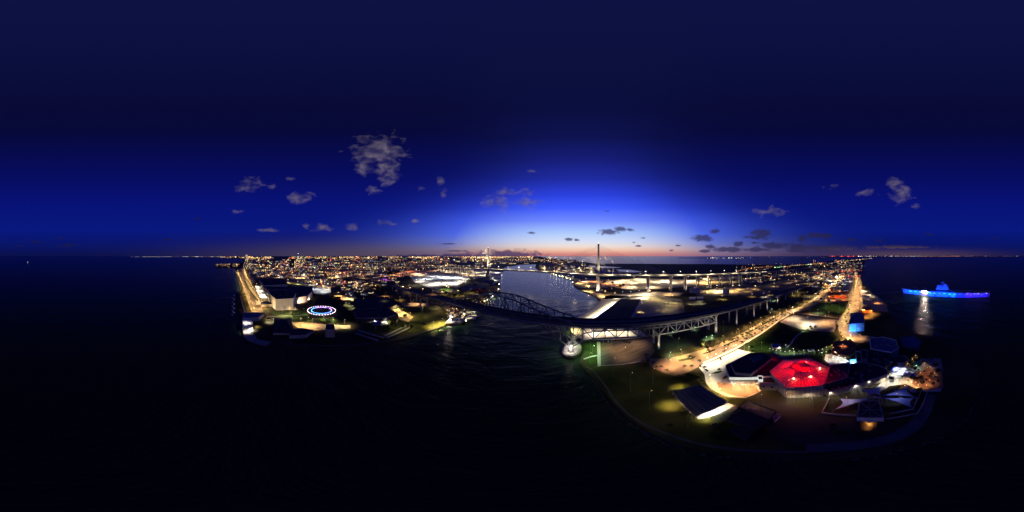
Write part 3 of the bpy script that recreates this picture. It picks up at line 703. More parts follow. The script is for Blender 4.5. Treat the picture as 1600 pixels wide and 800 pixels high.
# --- the red-lit aquarium hall
ZR = 17.2
RP = RW([(1224,562.3),(1265,559.7),(1295.8,574.3),(1286.8,601.3),(1228.3,605),(1202.8,580.3)], ZR)
t = thing('exhibition_hall', 'pale six-sided hall whose ribbed hip roof glows red under floodlights', 'building', (*centroid(RP), 1.5))
m = MB(); m.prism(inset(RP, .5), .5, ZR-.5); wl = part('wall', t, m, 'wall_beige')
n = len(RP); cc = Vector(centroid(RP)); cap = [tuple(cc+(Vector(p)-cc)*.36+Vector((2.5, -1))*0) for p in RP]
m = MB(); m.add([(p[0], p[1], ZR) for p in RP]+[(p[0], p[1], ZR+5.2) for p in cap], [(i, (i+1) % n, n+(i+1) % n, n+i) for i in range(n)])
m.add([(p[0], p[1], ZR) for p in RP]+[(p[0], p[1], ZR-.9) for p in RP], [(i, n+i, n+(i+1) % n, (i+1) % n) for i in range(n)]); rf = part('roof', t, m, 'red_tinted_roof')
m = MB(); m.prism(cap, ZR+5.0, ZR+5.9); part('roof_cap', t, m, 'red_tinted_roof')
for i in range(n):
    a, b_ = Vector(RP[i]), Vector(RP[(i+1) % n]); ca, cb2 = Vector(cap[i]), Vector(cap[(i+1) % n])
    m = MB(); m.beam((*a, ZR+.15), (*ca, ZR+5.5), .5); part('hip_rib', t, m, 'steel_light')
    m = MB(); m.beam((*a, ZR-.3), (*b_, ZR-.3), .5, .7); part('eave_beam', t, m, 'steel_light')
    m = MB(); q1 = a+(ca-a)*.5; q2 = b_+(cb2-b_)*.5; m.beam((*q1, ZR+2.85), (*q2, ZR+2.85), .3); part('purlin', t, m, 'wall_white')
    for k in range(1, 9):
        f = k/9; p0 = a+(b_-a)*f; p1 = ca+(cb2-ca)*f; m = MB(); m.beam((*p0, ZR+.12), (*p1, ZR+5.3), .3); part('roof_rib', t, m, 'wall_white')
        if i in (3, 4, 5): 
            o = (b_-a).normalized(); nn_ = Vector((o.y, -o.x))*(-1 if False else 1)
            q = p0+(cc-p0).normalized()*.3; m = MB(); m.beam((*q, 1.5), (*q, ZR-1.2), .35); part('pilaster', t, m, 'wall_white')
for k, (x, y) in enumerate([(1240,592),(1267,589),(1260,567),(1281,576)]):
    q = W(x, y, ZR+3.5); m = MB(); m.lathe(q, [(.25,-1.5),(.25,0),(.5,.2),(.5,.6),(.2,.7)], 8); part('floodlight', t, m, 'lamp_hot')
    light((q[0], q[1], q[2]+1.0), (1,.13,.08), 2.6, 2.6, t, .3, albedo=.3)
for (x, y) in ((1212,582),(1222,574),(1230,568),(1244,575),(1252,566),(1272,568),(1288,580),(1255,580),(1262,580),(1236,583),(1275,592),(1244,598),(1262,597)):
    q = W(x, y, ZR+4); light((q[0], q[1], q[2]+4.8), (1,.0,.0), .42, 6, t, .6)  # unseen fill lamps added to spread the red over the roof

# --- dark hexagonal entrance hall with lit fascia
OP = RW([(1132.6,570),(1173,550.5),(1198,551.6),(1225,560.8),(1212.5,586.3),(1178.8,588.5),(1139.4,588.5)], 13.3)
t = thing('entrance_hall', 'dark low hexagonal hall with raised roof and bright white fascia over slim columns', 'building', (*centroid(OP), 1.5))
m = MB(); m.prism(OP, 8.7, 13.0); part('fascia', t, m, 'wall_white')
m = MB(); m.prism(inset(OP, .3), 12.9, 13.35); part('roof', t, m, 'roof_dark')
m = MB(); m.prism(inset(OP, 7), 1, 8.8); part('wall', t, m, 'wall_beige')
IP = RW([(1142,567.5),(1174,552),(1192,552.5),(1206,558.5),(1173,584),(1149,582)], 17)
m = MB(); m.prism(IP, 13.3, 17); part('upper_wall', t, m, 'wall_grey')
m = MB(); m.prism(inset(IP, .5), 16.9, 17.2); part('upper_roof', t, m, 'roof_dark')
for a, b_ in zip(IP, IP[1:]+IP[:1]):
    m = MB(); m.beam((*a, 17.4), (*b_, 17.4), .4, .8); part('parapet', t, m, 'roof_grey')
SP_ = RW([(1170,560),(1186,556),(1194,562),(1180,568)], 17.5); m = MB(); m.prism(SP_, 17.2, 19.5); part('skylight', t, m, 'roof_grey')
for (x, y) in [(1147,604),(1157,605),(1171.5,606),(1141,598),(1179,604)]:
    q = W(x, y); m = MB(); m.beam(q, (q[0], q[1], 9), .55, n=8); part('column', t, m, 'wall_white')
a, b_ = W(1147,603,5), W(1177,605,5)
m = MB(); m.beam(W(1147,600.5,4.6), W(1178,601.5,4.6), .4, .5); part('canopy_beam', t, m, 'wall_white')
for k in range(9):
    p, q = Vector(OP[-1]), Vector(OP[-2]); d = (q-p)
    for zz in (10.9,):
        c_ = p+d*((k+.5)/9); o = (c_-Vector(centroid(OP))).normalized(); m = MB(); m.box((c_.x, c_.y, zz), (d.length/9*.86, .5, 2.6), math.atan2(d.y, d.x)); part('window', t, m, 'window_white')
p, q = Vector(OP[-2]), Vector(OP[-3])
for k in range(3):
    d = q-p; c_ = p+d*((k+.5)/9); m = MB(); m.box((c_.x, c_.y, 10.9), (d.length/9*.8, .5, 2.4), math.atan2(d.y, d.x)); part('window', t, m, 'window_white')
for (x, y, c_, B, h) in ((1150,597,WHITE,.9,6),(1163,600,(1,.5,.25),.7,5),(1175,600,(1,.5,.25),.6,5)):
    light(W(x, y, h+1.5), c_, B, h, t)
for k, (x, y) in enumerate([(1205.5,560.5),(1201,564.5),(1196,568.5),(1190,573)]):
    q = W(x, y, 15); m = MB(); m.lathe((q[0], q[1], 13.3), [(.2,0),(.2,1.2),(.35,1.3),(.3,1.8)], 6); part('red_spotlight', t, m, 'lamp_red'); light((q[0], q[1], 15.6), (1,.0,.02), 1.5-k*.25, 2.6, t, .25, spot=None)

bldg('link_building', 'small beige flat-roofed block joining the dark hall and the red hall', 'building', RW([(1181,583),(1208,583.5),(1213,599.5),(1187,598.5)], 11), 11, 'wall_beige', 'roof_dark', wins=[(0,1,.3,4,6.5,'glass_dark'),(2,2,.25,5,7,'glass_dark')], units=2)
bldg('stair_tower', 'small lit glass stair tower between the entrance hall and its link block', 'building', RW([(1184,588),(1191,588),(1192,594),(1185,594)], 13.6), 13.6, 'window_white', 'roof_dark', z0=11)
# long curved wing
WP = RW([(1287.5,607.3),(1295,611.8),(1335,602),(1365,592.5),(1387,585.5),(1386,577),(1372,571),(1350,566.5),(1330,568),(1305,590),(1289,600)], 9.2)
bldg('gallery_wing', 'long low curved wing with a dark roof and small dark openings in its pale wall', 'building', WP, 9.2, 'wall_beige', 'roof_dark', wins=[(1,7,.12,5.2,6.6,'glass_dark'),(2,6,.12,5.2,6.6,'glass_dark')], units=6)
bldg('screen_building', 'tall dark slab-sided block right behind the red hall', 'building', RW([(1296,571),(1328,566.5),(1325,590),(1290,600)], 15), 15, 'wall_dark', 'roof_dark', rim='wall_grey')
bldg('theatre_block', 'dark blue-roofed polygonal block with a pale parapet line', 'building', RW([(1358.7,529),(1380,527),(1400,532),(1404.5,544),(1393,551),(1361,545)], 11), 11, 'wall_grey', 'roof_blue', rim='wall_white', units=4)
bldg('dolphin_hall', 'large dark low building below the pale-rimmed block', 'building', RW([(1356,547),(1392,553),(1398,566),(1384,574),(1356,565)], 9), 9, 'wall_dark', 'roof_dark', units=3)
bldg('hexagonal_pavilion', 'small dark six-sided pavilion with a thin pale rim', 'building', RW([(1397,557),(1413,556),(1420,562),(1413,568),(1402,568)], 7.5), 7.5, 'wall_grey', 'roof_dark', rim='concrete')
bldg('blue_shed', 'wide very dark shed with a blue roof edge next to the shore', 'building', RW([(1405,527),(1428,525),(1440,533),(1436,545),(1410,543)], 6), 6, 'wall_dark', 'roof_blue')
bldg('stair_block', 'narrow grey block with a bright white floodlit end wall by the terrace', 'building', RW([(1337,549),(1346,551),(1346,566),(1338,566)], 9), 9, 'wall_white', 'roof_dark')
light(W(1334,566,7), COOL, 2.2, 6, None, .5, name='wall_lamp')
bldg('aquarium_tower', 'dark squarish tower with a pale corner beside the white floodlit wall', 'building', RW([(1345,546),(1356,548),(1355,562),(1346,562)], 13), 13, 'wall_grey', 'roof_dark')
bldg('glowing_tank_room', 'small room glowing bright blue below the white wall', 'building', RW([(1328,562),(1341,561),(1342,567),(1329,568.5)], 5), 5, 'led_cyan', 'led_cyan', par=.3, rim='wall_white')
bldg('round_amphitheatre', 'low red-brown roof over a reef exhibit above the white terrace', 'building', RW([(1303,534),(1330,532),(1338,540),(1337,551),(1326,556),(1308,553),(1298,548)], 5), 5, 'wall_brick', 'wall_brick', par=.6)
bldg('kiosk', 'small blue-canopied kiosk on the dark lawn beside the playground', 'kiosk', RW([(1205,537),(1219,537),(1221,543),(1207,543.5)], 4.5), 4.5, 'wall_beige', 'blue_canvas', par=0)
bldg('white_canopy', 'narrow white canopy in front of the dark park lawn', 'canopy', RW([(1262,545.5),(1272,545),(1272.5,547.5),(1262.5,548)], 3.4), 3.4, 'wall_white', 'wall_white', par=0)
bldg('motel', 'front long orange-lit motel wing left of the beach avenue', 'building', boxP(1296, 1324, 466, 12), 8, 'wall_orange', 'roof_dark')
bldg('motel', 'rear long orange-lit motel wing left of the beach avenue', 'building', boxP(1294, 1324, 460, 12), 8, 'wall_orange', 'roof_dark')
# waterfront restaurant with blue wall
BP = boxP(1327, 1337.5, 518, 55)
t = bldg('waterfront_block', 'big dark flat-roofed building with a bright blue floodlit end wall', 'building', RW([(1327,506.5),(1350.5,505.5),(1350,495),(1345,489),(1329,489)], 15), 15, 'wall_grey', 'roof_blue', rim='wall_grey', units=3,
         )
m = MB(); a = Vector(W(1327.2,506.5,15)[:2]); b_ = Vector(W(1337.5,506.2,15)[:2]); o = Vector((-(b_-a).y, (b_-a).x)).normalized()
o = -((a+b_)/2).normalized()
m.prism([tuple(a+o*.3), tuple(b_+o*.3), tuple(b_-o*.3), tuple(a-o*.3)], 1.5, 14.6); part('blue_wall', t, m, 'wall_blue')
BL = [W(1327.5,522.5,3), W(1331,523,3), W(1334.5,523,3)]
for zz in (6, 9.5):
    m = MB(); a = W(1339,506.6,15); b_ = W(1350.3,506,15); m.beam((a[0]*.985, a[1]*.985, zz), (b_[0]*.985, b_[1]*.985, zz), .6, .8); part('balcony', t, m, 'wall_white')
bldg('beach_restaurant', 'orange-lit flat restaurant beside the avenue, nearest the sea', 'building', boxP(1347, 1362.5, 489, 26), 7, 'wall_orange', 'wall_orange', par=.6)
for x, y in ((1350,491),(1358,490),(1365,486),(1349,483),(1361,484)): light(W(x, y, 9), SOD, 1.4, 9, None, .4, name='sign_lamp')
bldg('bath_house', 'dark flat-roofed building with pale walls north of the orange restaurant', 'building', boxP(1348, 1366, 474, 16), 6, 'wall_beige', 'roof_dark')
bldg('snack_bar', 'long dark hut behind the pale-walled one near the jetty', 'building', boxP(1346, 1360, 465, 12), 5, 'wall_beige', 'roof_dark')
# --- shark tank pavilion, walls, mast and sails
bldg('tank_house', 'dark square roofed tank with a pale front parapet under the sails', 'building', RW([(1343,627),(1374,626),(1381,653),(1339,652.5)], 7), 7, 'wall_white', 'roof_dark', rim='wall_grey')
t = thing('glass_roof_frame', 'light criss-cross roof frame over the dark square tank', 'roof frame', (*W(1360,640,7)[:2], 7.1))
for p, q in (((1343,627),(1381,653)),((1374,626),(1339,652.5)),((1358,626.5),(1360,653)),((1341,640),(1378,640))):
    m = MB(); m.beam(W(*p, 7.9), W(*q, 7.9), .22); part('roof_bar', t, m, 'steel_light')
light(W(1358,661,3), (1,.42,.12), 2.6, 2.4, None, .25, name='door_lamp'); light(W(1356,667,3), (1,.42,.12), .5, 2.4, None, .25, name='door_lamp')
t = thing('door_canopy', 'little lit canopy over the orange glowing doorway below the tank', 'canopy', W(1358,659))
m = MB(); m.box((*W(1358,658,4)[:2], 4.4), (3.4, 2.2, .25), .3); part('canopy_slab', t, m, 'wall_white')
for x in (1355,1361): m = MB(); m.beam(W(x,661), (*W(x,661)[:2], 4.3), .14); part('post', t, m, 'metal_post')
def lowwall(label, pts, h, w=.4, m_='concrete', name='garden_wall'):
    P = [W(x, y, 1.5) for x, y in pts]; t = thing(name, label, 'wall', P[0])
    for i, (a, b_) in enumerate(zip(P, P[1:])):
        a = Vector(a); b_ = Vector(b_); mb2 = MB(); d = (b_-a).normalized()*w/2
        mb2.beam((a.x-d.x, a.y-d.y, 1.2+h/2), (b_.x+d.x*.9, b_.y+d.y*.9, 1.2+h/2), w, h); part('wall_panel', t, mb2, m_)
        m3 = MB(); m3.beam((a.x-d.x, a.y-d.y, 1.28+h), (b_.x+d.x*.9, b_.y+d.y*.9, 1.28+h), w*1.5, .15); part('coping', t, m3, 'pale_concrete')
lowwall('angled low wall with pale coping left of the sails', [(1296,623),(1284,646),(1310,649),(1336,650.5)], 2.2)
lowwall('stepped pale wall round the right side of the sails', [(1393,647),(1427,640),(1431,630),(1441,610)], 2.2)
lowwall('long outer wall beyond the stepped wall, facing the promenade', [(1385,655),(1434,646),(1443,630),(1449,612)], 1.2)
def sail(label, pts, zs, m_):
    P = [Vector(W(x, y, z)) for (x, y), z in zip(pts, zs)]; t = thing('shade_sail', label, 'shade sail', W(*pts[0]), 'shade sails over the exhibit yard')
    G = 10; mb2 = MB(); c = sum(P, Vector())/len(P)
    vs = []
    for i in range(G+1):
        for j in range(G+1):
            u, v = i/G, j/G
            p = P[0]*(1-u)*(1-v)+P[1]*u*(1-v)+P[2]*u*v+P[3]*(1-u)*v
            e = max(0, 4*u*(1-u)*(1-4*v*(1-v))), max(0, 4*v*(1-v)*(1-4*u*(1-u)))
            p = p+(c-p)*.30*max(e); p.z -= .6*16*u*(1-u)*v*(1-v)*.5
            vs.append(tuple(p))
    mb2.add(vs, [(i*(G+1)+j, i*(G+1)+j+1, (i+1)*(G+1)+j+1, (i+1)*(G+1)+j) for i in range(G) for j in range(G)]); part('fabric', t, mb2, m_, smooth=True)
    for p in P:
        o = (p-c); o.z = 0; o = o.normalized()*1.6
        m3 = MB(); m3.beam((p.x+o.x, p.y+o.y, 1.4), (p.x+o.x*.3, p.y+o.y*.3, p.z+.8), .3, n=6); part('mast', t, m3, 'steel_light')
        m3 = MB(); m3.beam(p, (p.x+o.x*.35, p.y+o.y*.35, p.z+.7), .07); part('stay', t, m3, 'metal_post')
sail('left white sail, long triangle pulled toward the left wall', [(1313,623),(1361,620.5),(1359,623),(1304,640)], [7,11,9,5], 'sail')
sail('rear white sail beside the curved wing wall', [(1343,609),(1381,602),(1375,617),(1356,617)], [8,10,11,9], 'sail')
sail('upper right bluish sail peaked toward the lit plaza', [(1376,618),(1400,610),(1417,602.5),(1429,620)], [11,9,10,6], 'sail_blue')
sail('lower right bluish sail next to the stepped wall', [(1376,620.5),(1408,621),(1429,621),(1425,637)], [11,9,7,5], 'sail_blue')
sail('narrow pale sail bridging the two middle masts', [(1361,619.5),(1368,619),(1383,622.5),(1366,622)], [11.5,11.5,9.5,9.5], 'sail')
# --- lit play area with pale tents
for k, (x, y, r_, h, m_, lb) in enumerate([(1396,579,4.2,5,'blue_canvas','deep blue pointed tent at the left of the white-lit splash area'),(1405,576,4.5,5.5,'sail','tall white tent in the middle of the splash area'),(1413,578,4,5,'sail','white tent on the right of the splash area'),
        (1418,586,3.6,4,'sail','white tent lowest on the slope near the plaza lamp'),(1434,571,4.4,6,'green_canvas','dark green tent behind the orange court'),(1428,588,3,3.6,'blue_canvas','small dark blue tent by the orange court'),(1427,612,2.6,3,'sail','round pale dome beside the stepped wall')]):
    q = W(x, y); t = thing('tent', lb, 'tent', q, 'tents in the splash area')
    m = MB(); m.lathe((0,0,0), [(r_,h*.55),(r_*.6,h*.7),(.15,h)], 8); lpart('canopy', t, m, m_)
    for j in range(4): m = MB(); a = pi/4+j*pi/2; m.beam((r_*.9*cos(a), r_*.9*sin(a), 0), (r_*.9*cos(a), r_*.9*sin(a), h*.56), .14); lpart('pole', t, m, 'metal_post')
t = thing('frame_canopy', 'black flat canopy frame on posts in front of the white tents', 'canopy', W(1408,595))
fr = [W(1388,583,4.5), W(1410,588,4.5), W(1423,582,4.5)]
for a, b_ in zip(fr, fr[1:]): m = MB(); m.beam(a, b_, .5, .3); part('frame_beam', t, m, 'wall_dark')
for a in fr: m = MB(); m.beam((a[0], a[1], 1.4), a, .35); part('post', t, m, 'wall_dark')
bldg('striped_kiosk', 'small kiosk with pale and dark horizontal bands by the plaza', 'kiosk', RW([(1388,587.5),(1397,589),(1397,594),(1389,594)], 5), 5, 'wall_white', 'roof_dark', wins=[(2,1,.9,2.2,3,'glass_dark'),(2,1,.9,3.7,4.4,'glass_dark')])
for x, y, c_, B, h in ((1402,582,COOL,1.1,6),(1413,583,COOL,.8,6),(1393,592,WHITE,.55,6),(1405,600,WHITE,.5,5),(1420,598,WARM,.6,5),(1385,600,WHITE,.6,6),(1441,590,SOD,.16,6),(1452,582,SOD,.10,6),(1456,600,SOD,.3,5),(1434,604,SOD,.4,5),(1375,570,YEL,.5,4),(1434,577,GREEN,.35,5)):
    lamp_post(*W(x, y)[:2], h, c_, B, {COOL:'cool white lamp over the splash tents',WHITE:'white lamp on the plaza behind the sails',WARM:'warm lamp at the foot of the plaza',SOD:'orange lamp in the dark planted court by the sea',YEL:'yellow lamp on the curved wing roof edge',GREEN:'green-tinted lamp by the green tent'}[c_], 'plaza lamps')

# --- pavilion and sheds on the headland
PP = RW([(1049.5,609.8),(1093.4,600.8),(1137.3,627.8),(1086.7,650.3)], 7)
t = thing('open_pavilion', 'large dark flat-roofed open pavilion standing alone on the headland lawn', 'pavilion', (*centroid(PP), 1.5))
m = MB(); m.prism(PP, 6.4, 6.9); part('roof', t, m, 'roof_grey')
pc = Vector(centroid(PP))
for k in range(4):
    a, b_ = Vector(PP[k]), Vector(PP[(k+1) % 4])
    for j in range(3): q = a+(b_-a)*(j/3); q = q+(pc-q)*.06; m = MB(); m.beam((*q, 1.4), (*q, 6.4), .35, n=8); part('column', t, m, 'wall_white')
    m = MB(); m.beam((*a, 6.65), (*b_, 6.65), .3, .7); part('eave_beam', t, m, 'concrete')
for i in range(1, 6):
    a = Vector(PP[0])+(Vector(PP[1])-Vector(PP[0]))*i/6; b_ = Vector(PP[3])+(Vector(PP[2])-Vector(PP[3]))*i/6
    m = MB(); m.beam((*a, 6.95), (*b_, 6.95), .18); part('roof_seam', t, m, 'wall_grey')
flat('concrete_pad', [(1053,620),(1090,608),(1150,634),(1120,648),(1092,655)], Z3, 'concrete')
for (x, y, c_, B, h) in ((1062,603,YEL,1.5,4.6),(1045,628,YEL,1.4,4.6),(1054,629,WARM,1.0,4.6),(1117,641,WHITE,3.4,4.4),(1107,645,WHITE,2.2,4.4),(1128,636,WHITE,1.6,4.4),(1139,632,WARM,.9,4.4),(1103,650,YEL,.9,4)):
    light(W(x, y, h+1.5), c_, B, h, t, .3, name='pavilion_lamp')
def slatroof(label, pts, z, nsl, m_, name='shade_structure'):
    P = RW(pts, z); t = thing(name, label, 'canopy', (*centroid(P), 1.5))
    for k in range(nsl):
        a0, a1 = k/nsl, (k+.82)/nsl
        A0 = Vector(P[0])+(Vector(P[1])-Vector(P[0]))*a0; A1 = Vector(P[0])+(Vector(P[1])-Vector(P[0]))*a1
        B0 = Vector(P[3])+(Vector(P[2])-Vector(P[3]))*a0; B1 = Vector(P[3])+(Vector(P[2])-Vector(P[3]))*a1
        mb2 = MB(); mb2.prism([tuple(A0), tuple(A1), tuple(B1), tuple(B0)], z-.12, z); part('roof_panel', t, mb2, m_)
    for p in P: mb2 = MB(); mb2.beam((*p, 1.4), (*p, z-.1), .3); part('post', t, mb2, 'metal_post')
    for a, b_ in ((0,1),(2,3)): mb2 = MB(); mb2.beam((*P[a], z-.35), (*P[b_], z-.35), .25, .4); part('beam', t, mb2, 'metal_post')
slatroof('row of reddish roof panels beside the brightly lit pad', [(1110,651),(1146,634.5),(1158,641),(1121,659)], 5, 5, 'roof_grey')
slatroof('row of small solar panels standing below the reddish roof panels', [(1111,662),(1119,659),(1122,664),(1113,667)], 3, 2, 'solar', 'solar_array')
bldg('workshop', 'low building with a weathered streaky grey roof behind the red hall', 'building', RW([(1153,636),(1170,626),(1213,642),(1203,657)], 5), 5, 'wall_dark', 'timber_paving', units=2)
bldg('small_annex', 'little annex with a bluish roof at the end of the streaky grey roof', 'building', RW([(1208,651),(1214,646.5),(1220,649),(1210,659)], 4), 4, 'wall_white', 'roof_blue', par=.2)
bldg('service_shed', 'very dark flat shed between the roof panels and the streaky grey roof', 'building', RW([(1136,656),(1152,638),(1200,659),(1180,672)], 4.5), 4.5, 'wall_dark', 'roof_dark')
bldg('equipment_yard_roof', 'dark low roof further down the headland from the shed', 'building', RW([(1140,672),(1160,662),(1178,674),(1165,688)], 3.5), 3.5, 'wall_dark', 'roof_dark')

# --- downtown side
t = bldg('arena', 'big windowless beige arena box at the near corner of the convention centre', 'building', RW([(431,468),(458.5,466.6),(462,458),(452,452.5),(419,453.5),(423,461)], 27)[::1], 27, 'wall_beige', 'roof_dark', units=5, wins=[(0,1,.16,3,12,'wall_grey')])
bldg('convention_centre', 'wide dark-roofed convention centre stretching right of the arena', 'building', RW([(410,447.5),(488,447.5),(488,456),(479,463),(460,466),(452,459),(424,457)], 17), 17, 'wall_beige', 'roof_dark', units=9)
for k, (x, y) in enumerate([(460,470),(464,469),(468,468),(472,466.5),(476,465),(480,463),(463,472),(469,470),(474,468),(479,466)]):
    q = W(x, y); light((q[0], q[1], 6), (1,.55,.38), 1.2, 5, None, .5, name='facade_lamp')
bldg('exhibition_shed', 'long dark-roofed shed with a pale lit wall behind the convention centre', 'building', RW([(405,435.5),(442,435.5),(449,444.5),(412,446.5)], 19), 19, 'wall_beige', 'roof_dark', units=4)
bldg('auditorium', 'dark low block right of the convention centre lot', 'building', boxP(517, 533, 461, 60), 14, 'wall_dark', 'roof_dark')
bldg('museum_block', 'dark flat-roofed building below the arena road, with a lit doorway', 'building', boxP(408, 417, 480, 22), 9, 'wall_beige', 'roof_blue', wins=[(0,3,.5,2.5,5.5,'glass_dark')])
bldg('museum_annex', 'small beige annex directly right of the lit doorway block', 'building', boxP(416, 426, 479, 16), 7, 'wall_beige', 'roof_dark')
bldg('pier_house', 'long blue-roofed house behind the pale pier wall', 'building', RW([(379,489),(402,488),(412,489.5),(404,497),(380,497)], 8), 8, 'wall_beige', 'roof_blue')
bldg('pier_hall', 'white floodlit building on the pier corner', 'building', RW([(379,497),(389,497.5),(395,502),(395,509),(379,509.5)], 8), 8, 'wall_white', 'wall_white', wins=[(3,3,.3,3.5,5,'glass_dark')])
light(W(394,512,6), WHITE, 2.4, 6, None, .5, name='wall_lamp'); light(W(386,514,7), (1,.85,.75), 1.8, 6, None, .5, name='wall_lamp'); light(W(401,507,6), YEL, 1.8, 5, None, .4, name='wall_lamp')
light(W(385,500,14), (1,.85,.75), 1.0, 6, None, .5, name='roof_lamp')
for x, y, w_, lb in ((700,486,5,'leftmost'),(706,490,5,'second'),(712,493,5,'middle'),(719,489,5,'fourth'),(709,483,5,'rear'),(725,493,4,'waterside')):
    bldg('restaurant', f'small lit seafood restaurant on the left bank under the bridge, {lb} of the cluster', 'building', boxP(x-w_/2, x+w_/2, y, 12), 6, 'wall_orange' if w_ == 5 else 'wall_white', 'roof_dark', wins=[(0,4,.6,2.4,4.4,'window_warm')], par=.4)
    light(W(x, y+1.5, 6), (1,.6,.35), 1.3, 5, None, .4, name='porch_lamp')
# hip roof museum
P = boxP(425, 459, 524, 62); c = Vector(centroid(P))
t = thing('hip_roof_museum', 'broad low museum under a very dark hipped roof near the pier', 'building', (*c, 1.5))
m = MB(); m.prism(inset(P, 1.5), .5, 6); part('wall', t, m, 'wall_beige')
r1 = c+(Vector(P[0])-Vector(P[1]))*.18; r2 = c-(Vector(P[0])-Vector(P[1]))*.18
m = MB(); m.add([(*p, 6) for p in P]+[(*r1, 15), (*r2, 15)], [(0,1,5,4),(1,2,5),(2,3,4,5),(3,0,4),(3,2,1,0)]); part('roof', t, m, 'roof_dark')
t = bldg('museum_wing', 'low dark wing with a pale curved edge right of the hipped roof', 'building', RW([(452,516),(470,513),(490,516),(478,524),(452,525)], 6), 6, 'wall_grey', 'roof_dark', rim='concrete')
bldg('square_tower', 'dark box-shaped tower with a dim beige face in front of the lit plaza', 'building', boxP(508.5, 523, 527, 20), 14, 'wall_beige', 'roof_dark')
bldg('theatre_hall', 'long dark theatre block right of the palm-lit garden', 'building', RW([(553,467),(605,464),(626,476),(600,481),(555,479)], 10), 10, 'wall_dark', 'roof_dark', units=5)
bldg('civic_hall', 'second long dark hall below the first, with a faint lit edge', 'building', RW([(552,483),(605,481),(622,491),(600,497),(556,497)], 9), 9, 'wall_dark', 'roof_dark', rim='wall_grey', units=3)
t = thing('blue_roof_pavilion', 'small blue-roofed pavilion on a white lit court', 'pavilion', W(590,508))
P = RW([(581,502),(592,500),(597,506),(587,510)], 6); m = MB(); m.prism(P, 5.6, 6.1); part('roof', t, m, 'roof_blue')
for p in P: m = MB(); m.beam((*p, 1.4), (*p, 5.6), .5); part('column', t, m, 'wall_white')
for (a, b_, lb) in (((560,516),(600,528),'nearest ramped walkway on the dark waterfront'),((555,520),(590,532),'second ramped walkway, left of the nearest one'),((604,528),(640,512),'walkway slanting the other way toward the lit lawn'),((601,525),(634,509),'thin walkway parallel to the slanting one')):
    t = thing('elevated_walkway', lb, 'walkway', W(*a)); m = MB(); m.beam(W(*a, 3.5), W(*b_, 3.5), 4, .5); part('deck', t, m, 'concrete')
    for o in (0, .33, .66, 1): q = [W(*a, 1.4)[i]*(1-o)+W(*b_, 1.4)[i]*o for i in range(2)]; m = MB(); m.beam((*q, 1.2), (*q, 3.3), .6); part('post', t, m, 'concrete')
# LED ring
rc = W(502.3,487.3); t = thing('light_ring', 'large open ring canopy outlined in blue and violet light', 'ring canopy', (rc[0], rc[1], 1.5))
n = 64
def ringpts(r, z): return [(rc[0]+r*cos(2*pi*i/n), rc[1]+r*sin(2*pi*i/n), z) for i in range(n)]
def annulus(r0, r1, z0, z1):
    m = MB(); V = ringpts(r0, z0)+ringpts(r1, z0)+ringpts(r1, z1)+ringpts(r0, z1)
    m.add(V, [(k*n+i, k*n+(i+1) % n, ((k+1) % 4)*n+(i+1) % n, ((k+1) % 4)*n+i) for k in range(4) for i in range(n)]); return m
part('canopy', t, annulus(21, 29, 4.8, 5.2), 'wall_dark')
dirc = math.atan2(rc[1], rc[0])
for i in range(n):
    a0, a1 = 2*pi*i/n, 2*pi*(i+1)/n; rel = (a0-dirc+pi) % (2*pi)-pi
    mt = 'led_blue' if abs(rel) > 1.9 else ('led_violet' if rel < .5 else 'led_cyan')
    if rel > 1.2: mt = 'led_cyan'
    m = MB(); m.beam((rc[0]+21*cos(a0), rc[1]+21*sin(a0), 5.3), (rc[0]+21*cos(a1), rc[1]+21*sin(a1), 5.3), 1.3, 1.1); part('light_strip', t, m, mt)
    if i % 2 == 0:
        m = MB(); m.beam((rc[0]+29*cos(a0), rc[1]+29*sin(a0), 5.3), (rc[0]+29*cos(a1), rc[1]+29*sin(a1), 5.3), 1.0, .9); part('outer_light', t, m, 'led_pink')
    if i % 8 == 0: m = MB(); m.beam((rc[0]+27*cos(a0), rc[1]+27*sin(a0), 1.4), (rc[0]+27*cos(a0), rc[1]+27*sin(a0), 4.8), .4); part('column', t, m, 'wall_white')
for i in range(8):
    a0 = 2*pi*i/8; rel = (a0-dirc+pi) % (2*pi)-pi
    light((rc[0]+21*cos(a0), rc[1]+21*sin(a0), 7), (.1,.2,1) if abs(rel) > 1.5 else (.45,.2,1), .4, 4, t, .4)
for x, y in ((500,496),(508,495.5),(494,496),(514,494)): light(W(x, y, 5), (1,.6,.5), .9, 4, t, .4)
# downtown towers
def tower(label, xl, xr, yb, depth, z, wall, crown=None, wins='window_warm', nx=5, nz=8, lit=.5):
    P = boxP(xl, xr, yb, depth); t = bldg('office_tower', label, 'tower', P, z, wall, 'roof_dark', units=2)
    p, q = Vector(P[0]), Vector(P[1]); d = q-p; L = d.length; d.normalize(); o = -((p+q)/2).normalized(); rr = random.Random(int(xl))
    for i in range(nx):
        for j in range(nz):
            c_ = p+d*(L*(i+.5)/nx)+o*.3; zz = 6+(z-9)*(j+.5)/nz
            m = MB(); m.box((c_.x, c_.y, zz), (L/nx*.6, .5, (z-9)/nz*.55), math.atan2(d.y, d.x)); part('window', t, m, wins if rr.random() < lit else 'glass_dark')
    if crown: m = MB(); m.box((*centroid(P), z+3), (L*.5, L*.5, 6), math.atan2(d.y, d.x)); part('crown', t, m, crown)
    return t
tower('tallest waterfront hotel tower with a glowing top, leftmost on the skyline', 383, 387.5, 417, 40, 128, 'wall_beige', 'window_warm', nx=3, nz=12)
tower('wide dark slab block right under the glowing-topped tower', 383, 399, 420.5, 40, 62, 'wall_grey', nx=10, nz=6, lit=.3)
tower('pale bank tower crowned with a white mast light', 462.5, 469, 418, 45, 112, 'wall_beige', 'window_white', nx=4, nz=10, lit=.6)
